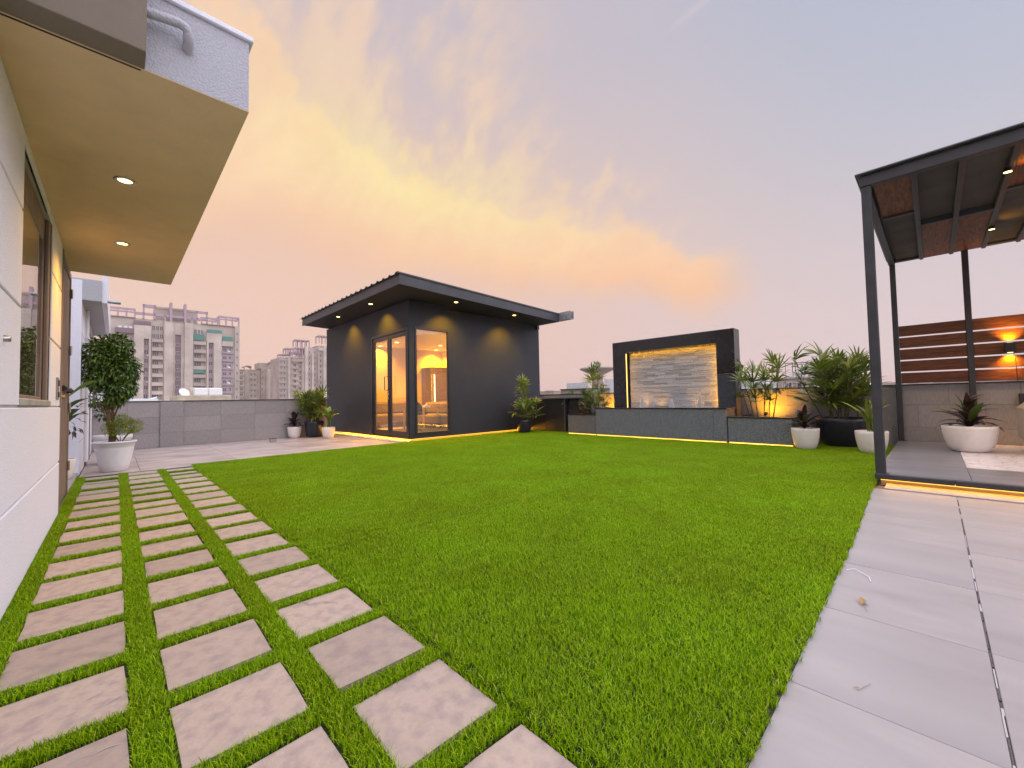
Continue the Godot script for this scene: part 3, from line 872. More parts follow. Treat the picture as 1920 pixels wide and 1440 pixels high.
	for y in [0.446, 0.911, 1.408, 1.9]:
		part("joint", boxes([[V(-0.3425, y - 0.004, -9.1), V(-0.3405, y + 0.004, -7.93)]]), M.groove, w, q)
	var dp = B()
	dp.tube([V(-0.315, 0.1, -8.75), V(-0.315, 2.34, -8.75)], [0.02, 0.02], 10)
	part("down_pipe", dp, M.white_low, w, q)

# ------------------------------------------------------------------ parapets
func build_parapets():
	var p = thing("parapet", "grey stone-clad parapet wall at the far end of the patio", "wall", V(0, 0, -11.9))
	var o = V(0, 0, 11.9)
	part("wall_core", boxes([[V(-0.345, -0.03, -12.05), V(4.255, 0.995, -11.842)]]), M.clad_line, p, o)
	var rows = [[0.0, 0.31], [0.313, 0.655], [0.658, 0.995]]
	for r in 3:
		var x = -0.34
		var first = [0.62, 0.35, 0.52][r]
		var i = 0
		while x < 4.25:
			var x1 = minf(x + (first if i == 0 else 0.70), 4.25)
			if x < 0.70 and x1 > 0.70: x1 = 0.70
			if x < 1.10 and x1 > 1.10: x1 = 1.10
			if x1 - x < 0.03: 
				x = x1
				continue
			var pr = 0.035 if (x >= 0.69 and x < 1.09) else 0.0
			part("stone_tile", boxes([[V(x + 0.0012, rows[r][0], -11.845), V(x1 - 0.0012, rows[r][1], -11.822 + pr + rng.randf_range(-0.001, 0.001))]], 0.0012), M["clad%d" % rng.randi_range(0, 2)], p, o)
			x = x1
			i += 1
	part("coping", boxes([[V(-0.36, 0.996, -12.07), V(4.262, 1.014, -11.80)]], 0.003), M.coping, p, o)
	var q = thing("rear_wall", "grey stone-tiled terrace wall behind the fountain and the pergola", "wall", V(9.2, 0, -4.0))
	var e = V(-9.2, 0, 4.0)
	part("wall_core", boxes([[V(9.222, -0.03, -11.84), V(9.45, 0.99, 4.0)]]), M.clad_line, q, e)
	rows = [[0.0, 0.322], [0.325, 0.672], [0.675, 0.99]]
	var joints = [[-8.05, 0.2], [-8.05, -0.19], [-8.05, 0.155]]
	for r in 3:
		var z = 3.6
		var off = joints[r][1]
		z = off + 0.70 * 5
		while z > -8.4:
			var z0 = maxf(z - 0.70, -8.5)
			part("stone_tile", boxes([[V(9.2 + rng.randf_range(-0.001, 0.001), rows[r][0], z0 + 0.0012), V(9.226, rows[r][1], z - 0.0012)]], 0.0012), M["clad%d" % rng.randi_range(0, 2)], q, e)
			z = z0
			if z0 <= -8.5: break
	part("coping", boxes([[V(9.18, 0.991, -11.84), V(9.47, 1.01, 4.0)]], 0.003), M.coping, q, e)
	part("pillar", boxes([[V(9.06, 0.0, -6.62), V(9.199, 0.93, -6.30)]], 0.003), M.clad1, q, e)

# ------------------------------------------------------------------ the garden room
func build_pavilion():
	var X0 := 4.68; var Z0 := -8.10; var X1 := 9.0; var Z1 := -13.05
	var t = thing("garden_room", "charcoal garden room with sloping corrugated roof, glass corner and lit soffit", "garden room", V(X0, 0, Z0))
	var o = V(-X0, 0, -Z0)
	var P = func(called, b, m): return part(called, b, m, t, o)
	var wt = 3.16           # wall top at the glass corner
	# walls in pieces round the openings
	P.call("wall", boxes([
		[V(X0, 0.05, Z1), V(X0 + 0.12, wt, -9.96)], [V(X0, 2.55, -9.96), V(X0 + 0.12, wt, -8.13)], [V(X0, 0.05, -8.13), V(X0 + 0.12, wt, Z0)],
		[V(X0 + 0.12, 0.05, -8.22), V(X0 + 0.14, wt, Z0)], [V(X0 + 0.14, 2.59, -8.22), V(5.77, wt, Z0)], [V(5.77, 0.05, -8.22), V(X1, 3.08, Z0)], [V(X0 + 0.14, 0.05, -8.22), V(5.77, 0.125, Z0)],
		[V(X1 - 0.12, 0.05, Z1), V(X1, 3.0, -8.22)], [V(X0 + 0.12, 0.05, Z1), V(X1 - 0.12, 3.0, Z1 + 0.12)]]), M.charcoal)
	P.call("plinth", boxes([[V(X0 + 0.07, -0.02, Z1 + 0.05), V(X1 - 0.05, 0.048, Z0 - 0.07)]]), M.patio)
	# roof: soffit, fascias, corrugated sheet, all on one slope
	var slope := -0.036
	var rb := Basis(Vector3.BACK, atan(slope))
	var roof_at: Vector3 = V(4.0, 3.225, 0) + o
	var L := 4.96
	var soff = part("soffit", boxes([[V(0.02, 0.0, Z1 - 0.02), V(L - 0.02, 0.02, -7.30)]]), M.dark_soffit, t, roof_at, rb)
	part("fascia", boxes([[V(0.0, -0.004, -13.15), V(0.022, 0.2, -7.30)]], 0.002), M.fascia, t, roof_at, rb)
	part("fascia", boxes([[V(0.0, -0.004, -7.298), V(L, 0.2, -7.275)]], 0.002), M.fascia, t, roof_at, rb)
	part("fascia", boxes([[V(L - 0.02, -0.004, -13.15), V(L, 0.2, -7.299)]], 0.002), M.fascia, t, roof_at, rb)
	var sh = B()
	var z = -13.2
	var pitch = 0.27
	while z < -7.28:
		var pr = [Vector2(z, 0.205), Vector2(z + pitch * 0.55, 0.205), Vector2(z + pitch * 0.66, 0.235), Vector2(z + pitch * 0.86, 0.235), Vector2(z + pitch * 0.97, 0.205), Vector2(z + pitch, 0.205)]
		for i in 5:
			var a: Vector2 = pr[i]; var b: Vector2 = pr[i + 1]
			sh.quad(V(-0.05, a.y, a.x), V(-0.05, b.y, b.x), V(L + 0.02, b.y, b.x), V(L + 0.02, a.y, a.x))
			sh.quad(V(-0.05, a.y - 0.004, a.x), V(L + 0.02, a.y - 0.004, a.x), V(L + 0.02, b.y - 0.004, b.x), V(-0.05, b.y - 0.004, b.x))
			sh.quad(V(-0.05, a.y - 0.004, a.x), V(-0.05, b.y - 0.004, b.x), V(-0.05, b.y, b.x), V(-0.05, a.y, a.x))
		z += pitch
	part("roof_sheet", sh, M.sheet, t, roof_at, rb)
	part("verge_trim", boxes([[V(-0.05, 0.2, -7.30), V(L + 0.02, 0.243, -7.27)]], 0.003), M.fascia, t, roof_at, rb)
	P.call("gutter", boxes([[V(8.955, 3.075, -13.1), V(8.965, 3.30, -6.86)], [V(8.966, 3.075, -13.1), V(9.09, 3.085, -6.86)], [V(9.08, 3.086, -13.1), V(9.09, 3.30, -6.86)]]), M.galv)
	P.call("gutter_bracket", boxes([[V(8.86, 2.93, -8.09), V(8.96, 3.03, -8.03)]], 0.003), M.frame_black)
	# lights in the soffit
	for s in [V(4.287, 3.2, -11.11), V(4.30, 3.2, -9.18), V(5.63, 3.157, -7.61), V(7.49, 3.09, -7.59)]:
		var y = 3.225 + slope * (s.x - 4.0)
		var rim = B()
		rim.lathe([Vector2(0.062, 0.0), Vector2(0.064, -0.006), Vector2(0.05, -0.007), Vector2(0.048, 0.0)], 24)
		var r = part("downlight", rim, M.fascia, t, V(s.x, y - 0.001, s.z) + o)
		var disc = B()
		disc.lathe([Vector2(0.0, -0.012), Vector2(0.03, -0.011), Vector2(0.047, -0.005), Vector2(0.047, 0.0)], 20)
		part("lamp_lens", disc, M.lamp_disc, r)
		var to_wall = V(0.3, -1, 0) if s.x < 4.5 else V(0, -1, -0.3)
		spot(r, V(0, -0.03, 0), to_wall, Color(1.0, 0.72, 0.06), 1.7, 54.0)
	# led strip under the walls
	P.call("led_strip", boxes([[V(X0 + 0.045, 0.036, Z1 + 0.2), V(X0 + 0.062, 0.05, Z0 - 0.03)], [V(X0 + 0.045, 0.036, Z0 - 0.06), V(X1 - 0.06, 0.05, Z0 - 0.045)]]), M.amber_strip)
	strip_light(t, V(X0 + 0.03, 0.04, (Z0 - 12.9) / 2.0 - 0.0) + o, V(-0.55, -1, 0), Vector3.BACK, 4.7, 0.012, AMBER, 0.55)
	strip_light(t, V((X0 + X1) / 2, 0.04, Z0 - 0.03) + o, V(0, -1, 0.55), Vector3.RIGHT, 4.2, 0.012, AMBER, 0.28)
	P.call("step", boxes([[V(4.42, -0.004, -11.8), V(X0 + 0.06, 0.022, Z0 - 0.02)]], 0.003), M.patio_b)
	# double glass door on the left face
	var fr = P.call("door_frame", boxes([[V(X0 - 0.012, 0.05, -9.96), V(X0 + 0.07, 2.55, -9.90)], [V(X0 - 0.012, 0.05, -8.19), V(X0 + 0.07, 2.55, -8.13)], [V(X0 - 0.012, 2.49, -9.90), V(X0 + 0.07, 2.55, -8.19)], [V(X0 - 0.012, 0.05, -9.90), V(X0 + 0.07, 0.075, -8.19)]], 0.004), M.frame_black)
	for k in 2:
		var z0 = -9.895 if k == 0 else -9.045
		var z1 = -9.055 if k == 0 else -8.195
		var wdt = 0.075
		var df = P.call("door", boxes([[V(X0 + 0.005, 0.08, z0), V(X0 + 0.05, 2.485, z0 + wdt)], [V(X0 + 0.005, 0.08, z1 - wdt), V(X0 + 0.05, 2.485, z1)], [V(X0 + 0.005, 2.385, z0 + wdt), V(X0 + 0.05, 2.485, z1 - wdt)], [V(X0 + 0.005, 0.08, z0 + wdt), V(X0 + 0.05, 0.21, z1 - wdt)]], 0.003), M.frame_black)
		part("pane", boxes([[V(X0 + 0.024, 0.21, z0 + wdt), V(X0 + 0.03, 2.385, z1 - wdt)]]), M.pane, df)
		var zc = z1 - 0.11 if k == 0 else z0 + 0.11
		var hd = B()
		hd.tube([V(X0 + 0.02, 1.17, zc), V(X0 - 0.05, 1.17, zc), V(X0 - 0.05, 1.50, zc), V(X0 + 0.02, 1.50, zc)], [0.012, 0.012, 0.012, 0.012], 8)
		part("handle", hd, M.black_metal, df)
	var lock = B()
	lock.box(V(X0 - 0.03, 1.07, -9.04), V(0.03, 0.06, 0.05), 0.008)
	lock.tube([V(X0 - 0.03, 1.09, -9.06), V(X0 - 0.03, 1.15, -9.055), V(X0 - 0.03, 1.15, -9.02), V(X0 - 0.03, 1.09, -9.02)], [0.005, 0.005, 0.005, 0.005], 6)
	lock.box(V(X0 - 0.035, 0.99, -9.045), V(0.004, 0.08, 0.02), 0.0, Basis(Vector3.RIGHT, 0.3))
	lock.box(V(X0 - 0.035, 0.98, -9.02), V(0.004, 0.07, 0.018), 0.0, Basis(Vector3.RIGHT, -0.25))
	P.call("padlock", lock, M.steel)
	# fixed window on the right face
	var wf = P.call("window", boxes([[V(4.82, 0.125, Z0 - 0.06), V(4.87, 2.59, Z0 + 0.012)], [V(5.72, 0.125, Z0 - 0.06), V(5.77, 2.59, Z0 + 0.012)], [V(4.87, 2.53, Z0 - 0.06), V(5.72, 2.59, Z0 + 0.012)], [V(4.87, 0.125, Z0 - 0.06), V(5.72, 0.185, Z0 + 0.012)]], 0.003), M.frame_black)
	part("pane", boxes([[V(4.87, 0.185, Z0 - 0.03), V(5.72, 2.53, Z0 - 0.024)]]), M.pane, wf)
	# inside
	P.call("room_floor", boxes([[V(X0 + 0.12, 0.05, Z1 + 0.12), V(X1 - 0.12, 0.08, -8.22)]]), M.inner_floor)
	P.call("room_ceiling", boxes([[V(X0 + 0.12, 2.74, Z1 + 0.12), V(X1 - 0.12, 2.78, -8.22)]]), M.inner_ceil)
	P.call("room_lining", boxes([[V(X0 + 0.13, 0.081, Z1 + 0.12), V(X1 - 0.12, 2.74, Z1 + 0.14)], [V(X1 - 0.14, 0.081, Z1 + 0.14), V(X1 - 0.121, 2.74, -8.23)], [V(X0 + 0.122, 0.081, Z1 + 0.14), V(X0 + 0.14, 2.74, -9.98)], [V(5.78, 0.081, -8.24), V(X1 - 0.14, 2.74, -8.222)]]), M.inner_wall)
	for s in [V(7.81, 2.738, -11.47), V(6.29, 2.738, -11.62), V(7.8, 2.738, -9.4), V(5.5, 2.738, -10.2), V(6.3, 2.738, -12.75), V(8.4, 2.738, -12.6)]:
		var disc = B()
		disc.lathe([Vector2(0.0, -0.006), Vector2(0.055, -0.006), Vector2(0.06, 0.0)], 20)
		var r = part("ceiling_light", disc, M.lamp_disc, t, s + o)
		spot(r, V(0, -0.03, 0), Vector3.DOWN, Color(1.0, 0.68, 0.07), 3.4, 72.0)
	var vert = P.call("light_tube", boxes([[V(7.89, 0.64, -12.0), V(7.91, 1.80, -11.98)]]), glow("warm light tube", Color(1.0, 0.9, 0.65), 2.2))
	P.call("tall_cabinet", boxes([[V(7.95, 0.08, -12.9), V(8.85, 2.08, -12.3)]], 0.005), M.cabinet)
	P.call("low_cabinet", boxes([[V(8.1, 0.08, -10.2), V(8.85, 0.85, -9.2)]], 0.005), M.cabinet)
	# sofa and table inside: things of their own
	var so = thing("sofa", "taupe sofa inside the garden room behind the glass doors", "sofa", V(6.2, 0.08, -12.3))
	part("seat", boxes([[V(-1.1, 0.12, -0.45), V(1.1, 0.42, 0.45)]], 0.05), M.sofa, so)
	part("backrest", boxes([[V(-1.1, 0.40, -0.55), V(1.1, 0.82, -0.28)]], 0.07), M.sofa, so)
	for s in [-1, 1]:
		part("armrest", boxes([[V(s * 1.2 - 0.12, 0.1, -0.5), V(s * 1.2 + 0.12, 0.6, 0.45)]], 0.06), M.sofa, so)
	for s in [V(-1.0, 0, -0.4), V(1.0, 0, -0.4), V(-1.0, 0, 0.4), V(1.0, 0, 0.4)]:
		part("leg", boxes([[s + V(-0.03, 0, -0.03), s + V(0.03, 0.13, 0.03)]]), M.black_metal, so)
	var so2 = thing("settee", "long low taupe settee along the room behind the corner window", "sofa", V(7.2, 0.08, -10.9))
	part("seat", boxes([[V(-0.5, 0.12, -1.0), V(0.4, 0.4, 1.0)]], 0.05), M.sofa, so2)
	part("backrest", boxes([[V(0.25, 0.38, -1.0), V(0.55, 0.78, 1.0)]], 0.07), M.sofa, so2)
	for s in [V(-0.45, 0, -0.9), V(0.45, 0, -0.9), V(-0.45, 0, 0.9), V(0.45, 0, 0.9)]:
		part("leg", boxes([[s + V(-0.03, 0, -0.03), s + V(0.03, 0.13, 0.03)]]), M.black_metal, so2)
	var tb = thing("glass_table", "glass-topped table inside the garden room at the corner window", "table", V(6.15, 0.0, -9.75))
	part("table_top", boxes([[V(-0.45, 0.70, -0.55), V(0.75, 0.712, 0.55)]]), glass("table glass", 0.25, Color(0.3, 0.35, 0.33)), tb)
	for s in [V(-0.4, 0, -0.5), V(0.7, 0, -0.5), V(-0.4, 0, 0.5), V(0.7, 0, 0.5)]:
		part("leg", boxes([[s + V(-0.02, 0, -0.02), s + V(0.02, 0.70, 0.02)]]), M.steel, tb)
	var ch = thing("desk_chair", "dark rounded chair back rising above the table in the corner window", "chair", V(6.2, 0.08, -10.2))
	var cb = B()
	cb.lathe([Vector2(0.0, 0.42), Vector2(0.23, 0.43), Vector2(0.24, 0.5), Vector2(0.0, 0.5)], 20)
	part("seat", cb, M.black_metal, ch)
	var bk = B()
	for i in 9:
		var a0 = -1.1 + 2.2 * i / 9.0; var a1 = -1.1 + 2.2 * (i + 1) / 9.0
		var h0 = 0.80 - 0.30 * pow(absf(a0) / 1.1, 3); var h1 = 0.80 - 0.30 * pow(absf(a1) / 1.1, 3)
		var p0 = V(sin(a0) * 0.25, 0, -cos(a0) * 0.25); var p1 = V(sin(a1) * 0.25, 0, -cos(a1) * 0.25)
		bk.quad(p1 + V(0, 0.48, 0), p0 + V(0, 0.48, 0), p0 + V(0, h0, 0), p1 + V(0, h1, 0))
		bk.quad(p0 * 0.85 + V(0, 0.48, 0), p1 * 0.85 + V(0, 0.48, 0), p1 * 0.85 + V(0, h1, 0), p0 * 0.85 + V(0, h0, 0))
		bk.quad(p0 + V(0, h0, 0), p0 * 0.85 + V(0, h0, 0), p1 * 0.85 + V(0, h1, 0), p1 + V(0, h1, 0))
	part("backrest", bk, M.black_metal, ch)
	var cl = B()
	cl.tube([V(0, 0.0, 0), V(0, 0.42, 0)], [0.03, 0.03], 10)
	cl.box(V(0, 0.02, 0), V(0.5, 0.03, 0.06)); cl.box(V(0, 0.022, 0), V(0.06, 0.03, 0.5))
	part("base", cl, M.steel, ch)
	var tis = B()
	tis.box(V(0, 0.03, 0), V(0.2, 0.06, 0.12), 0.006)
	for i in 6:
		var a = TAU * i / 6.0
		tis.tri(V(cos(a) * 0.05, 0.055, sin(a) * 0.04), V(0, 0.14, 0), V(cos(a + TAU / 6) * 0.05, 0.055, sin(a + TAU / 6) * 0.04))
	solo("tissue_box", tis, M.white_low, "white tissue box on the glass table in the corner window", "tissue box", V(6.15, 0.713, -9.75))
	solo("room_rug", boxes([[V(-0.9, 0, -1.1), V(0.9, 0.012, 1.1)]]), M.rug, "dark patterned rug on the garden room floor", "rug", V(5.9, 0.081, -9.9))
	# counter between the room and the planters
	var c = thing("outdoor_counter", "black counter with grey slab top between garden room and fountain", "cabinet", V(8.4, 0, -7.3))
	var f = V(-8.4, 0, 7.3)
	part("carcass", boxes([[V(8.43, 0, -8.02), V(9.19, 0.87, -6.70)], [V(8.53, 0, -6.699), V(9.05, 0.88, -6.34)]]), M.black_metal, c, f)
	part("door", boxes([[V(8.41, 0.04, -8.0), V(8.429, 0.85, -7.38)]], 0.003), M.frame_black, c, f)
	part("door", boxes([[V(8.41, 0.04, -7.37), V(8.429, 0.85, -6.75)]], 0.003), M.frame_black, c, f)
	part("door", boxes([[V(8.51, 0.04, -6.68), V(8.529, 0.85, -6.36)]], 0.003), M.frame_black, c, f)
	part("post", boxes([[V(8.40, 0, -6.745), V(8.44, 0.87, -6.70)]], 0.003), M.fascia, c, f)
	part("slab_top", boxes([[V(8.36, 0.885, -8.06), V(9.19, 0.915, -6.32)]], 0.004), M.granite_b, c, f)
	part("hinge", boxes([[V(8.395, 0.72, -6.80), V(8.41, 0.78, -6.76)]]), M.steel, c, f)

# ------------------------------------------------------------------ fountain wall and planters
func build_fountain():
	var t = thing("fountain", "black granite fountain wall with pale ledge-stone panel, water jets and long grey trough", "fountain", V(8.05, 0, -4.1))
	var o = V(-8.05, 0, 4.1)
	var P = func(called, b, m): return part(called, b, m, t, o)
	# trough: three front slabs, ends, back, floor, coping
	for s in [[-5.52, -5.19], [-5.188, -2.905], [-2.903, -2.67]]:
		P.call("granite_slab", boxes([[V(8.05, 0.035, s[0]), V(8.12, 0.632, s[1] - 0.001)]], 0.002), M.granite)
	P.call("trough_end", boxes([[V(8.121, 0.035, -2.74), V(8.86, 0.632, -2.671)]], 0.002), M.granite_b)
	P.call("trough_end", boxes([[V(8.121, 0.035, -5.519), V(8.86, 0.632, -5.44)]], 0.002), M.granite_b)
	P.call("trough_floor", boxes([[V(8.1, 0.0, -5.45), V(8.86, 0.30, -2.73)]]), M.black_granite)
	P.call("coping", boxes([[V(8.035, 0.633, -5.535), V(8.16, 0.658, -2.655)], [V(8.161, 0.633, -2.80), V(8.545, 0.658, -2.655)], [V(8.161, 0.633, -5.535), V(8.545, 0.658, -5.40)]], 0.003), M.black_granite)
	var wt = P.call("water", boxes([[V(8.121, 0.30, -5.439), V(8.70, 0.60, -2.741)]]), M.water)
	# the frame
	P.call("frame_jamb", boxes([[V(8.55, 0.30, -5.33), V(8.86, 1.93, -4.99)]], 0.002), M.black_granite)
	P.call("frame_jamb", boxes([[V(8.55, 1.31, -2.98), V(8.86, 2.185, -2.645)]], 0.002), M.black_granite)
	P.call("frame_jamb", boxes([[V(8.552, 0.30, -2.98), V(8.86, 1.309, -2.647)]], 0.002), M.blue_granite)
	P.call("frame_head", boxes([[V(8.55, 1.931, -5.33), V(8.60, 2.185, -2.982)], [V(8.601, 1.945, -5.33), V(8.86, 2.184, -2.982)]], 0.002), M.black_granite)
	P.call("back_panel", boxes([[V(8.74, 0.3, -4.989), V(8.86, 1.93, -2.981)]]), M.groove)
	# ledge stones, each its own piece
	var y = 0.58
	var row = 0
	while y < 1.925:
		var hh = [0.046, 0.038, 0.052, 0.043][rng.randi_range(0, 3)]
		var y1 = minf(y + hh, 1.929)
		var z = -4.955 - rng.randf_range(0.0, 0.02)
		while z < -2.985:
			var z1 = minf(z + rng.randf_range(0.16, 0.46), -2.983)
			if -2.983 - z1 < 0.06: z1 = -2.983
			var d = rng.randf_range(0.0, 0.016)
			part("ledge_stone", boxes([[V(8.712 - d, y + 0.0008, z + 0.0008), V(8.742, y1 - 0.0008, z1 - 0.0008)]], 0.0025), M["ledge%d" % [0, 0, 1, 2, 2, 3, 4, 4, 1][rng.randi_range(0, 8)]], t, o)
			z = z1
		y = y1
		row += 1
	# spill teeth along the head, led strips in the reveal
	var teeth = B()
	for i in 44:
		var z = -4.93 + i * 0.0445
		teeth.box(V(8.60, 1.917, z), V(0.03, 0.028 + 0.01 * (i % 3), 0.02))
	var th = P.call("spill_teeth", teeth, M.black_metal)
	th.set_meta("kind", "stuff")
	P.call("led_strip", boxes([[V(8.56, 0.64, -4.988), V(8.585, 1.90, -4.978)]]), M.amber_strip)
	P.call("led_strip", boxes([[V(8.61, 1.932, -4.95), V(8.63, 1.942, -3.0)]]), M.amber_strip)
	P.call("led_strip", boxes([[V(8.60, 0.64, -2.9835), V(8.66, 1.90, -2.9805)]]), M.amber_strip)
	strip_light(t, V(8.64, 1.935, -3.98) + o, V(0.15, -1, 0), Vector3.BACK, 1.9, 0.012, AMBER, 0.07)
	strip_light(t, V(8.60, 1.27, -2.995) + o, V(0.7, 0, -1), Vector3.UP, 1.2, 0.012, AMBER, 0.05)
	strip_light(t, V(8.60, 1.27, -4.975) + o, V(0.7, 0, 1), Vector3.UP, 1.2, 0.012, AMBER, 0.02)
	# led under the trough edge
	P.call("led_strip", boxes([[V(8.06, 0.012, -5.50), V(8.085, 0.034, -2.69)]]), M.amber_strip)
	P.call("base", boxes([[V(8.09, -0.02, -5.5), V(8.85, 0.0345, -2.69)]]), M.granite_b)
	strip_light(t, V(8.045, 0.024, -4.1) + o, V(-1, -0.4, 0), Vector3.BACK, 2.8, 0.02, AMBER, 0.10)
	# lights in the pool and the jets
	for z in [-4.62, -4.22, -3.42, -3.03]:
		var b = B()
		b.lathe([Vector2(0.0, 0.02), Vector2(0.03, 0.018), Vector2(0.035, 0.0)], 16)
		var r = part("pool_light", b, M.lamp_disc, t, V(8.52, 0.605, z) + o)
		spot(r, V(0, 0.04, 0), V(0.7, 1, 0), AMBER, 0.03, 55.0)
	var r2 := RandomNumberGenerator.new()
	r2.seed = 5
	for j in [[-4.52, 0.27], [-3.86, 0.22], [-3.28, 0.30]]:
		var b = B()
		b.smooth(1)
		for i in 1100:
			var u = r2.randf()
			var hgt = j[1] * pow(u, 0.8)
			var spread = 0.016 + 0.07 * pow(1.0 - hgt / j[1], 1.5)
			var a = r2.randf() * TAU
			var rr = sqrt(r2.randf()) * spread
			var c = V(cos(a) * rr, hgt, sin(a) * rr * 1.1)
			var s = r2.randf_range(0.003, 0.008)
			b.smooth(i + 2)
			var q = [V(s, 0, 0), V(0, 0, s), V(-s, 0, 0), V(0, 0, -s)]
			for k in 4:
				b.tri(c + q[k], c + V(0, s * 1.6, 0), c + q[(k + 1) % 4])
				b.tri(c + q[k], c + q[(k + 1) % 4], c - V(0, s, 0))
		var jt = part("water_jet", b, M.foam, t, V(8.42, 0.598, j[0]) + o)
		jt.set_meta("kind", "stuff")
	# planters either side
	for s in [["planter_left", -6.35, -5.536, "low grey granite planter left of the fountain trough, holding a fan palm"], ["planter_right", -2.654, -1.655, "low grey granite planter right of the fountain trough, lit palm behind it"]]:
		var z0: float = s[1]; var z1: float = s[2]
		var p = thing("granite_planter", s[3], "planter", V(8.06, 0, (z0 + z1) / 2))
		var e = V(-8.06, 0, -(z0 + z1) / 2)
		part("granite_slab", boxes([[V(8.07, 0.035, z0), V(8.12, 0.475, z1)]], 0.002), M.granite_b if z0 < -5 else M.granite, p, e)
		part("side_slab", boxes([[V(8.121, 0.035, z0), V(9.19, 0.475, z0 + 0.05)]], 0.002), M.granite_b, p, e)
		part("side_slab", boxes([[V(8.121, 0.035, z1 - 0.05), V(9.19, 0.475, z1)]], 0.002), M.granite_b, p, e)
		part("coping", boxes([[V(8.055, 0.476, z0 - 0.012), V(8.16, 0.498, z1 + 0.012)], [V(8.161, 0.476, z0 - 0.012), V(9.19, 0.498, z0 + 0.09)], [V(8.161, 0.476, z1 - 0.09), V(9.19, 0.498, z1 + 0.012)]], 0.003), M.black_granite, p, e)
		part("soil", boxes([[V(8.121, 0.2, z0 + 0.051), V(9.19, 0.45, z1 - 0.051)]]), M.soil, p, e)
		part("led_strip", boxes([[V(8.075, 0.012, z0 + 0.01), V(8.10, 0.034, z1 - 0.01)]]), M.amber_strip, p, e)
		part("base", boxes([[V(8.105, -0.02, z0 + 0.01), V(9.19, 0.0345, z1 - 0.01)]]), M.granite_b, p, e)
		strip_light(p, V(8.06, 0.024, (z0 + z1) / 2) + e, V(-1, -0.4, 0), Vector3.BACK, z1 - z0 - 0.04, 0.02, AMBER, 0.10)
		# spike light in the planter
		var lt = thing("garden_spotlight", "small amber spotlight in the %s planter washing the wall" % ("left" if z0 < -5 else "right"), "spotlight", V(8.78, 0.45, -2.22 if z0 > -5 else -5.72))
		var b = B()
		b.tube([V(0, 0, 0), V(0, 0.06, 0)], [0.008, 0.008], 6)
		b.tube([V(-0.03, 0.06, 0), V(0.03, 0.085, 0)], [0.024, 0.03], 14)
		part("housing", b, M.black_metal, lt)
		var ls = B()
		ls.lathe([Vector2(0.0, 0.004), Vector2(0.026, 0.0)], 14)
		part("lamp_lens", ls, M.lamp_disc, lt, V(0.031, 0.0855, 0), Basis(Vector3.BACK, -PI / 2 + 0.39))
		spot(lt, V(0.045, 0.092, 0), V(1, 0.65, 0.12 if z0 > -5 else 0.0), AMBER, 0.42, 62.0)

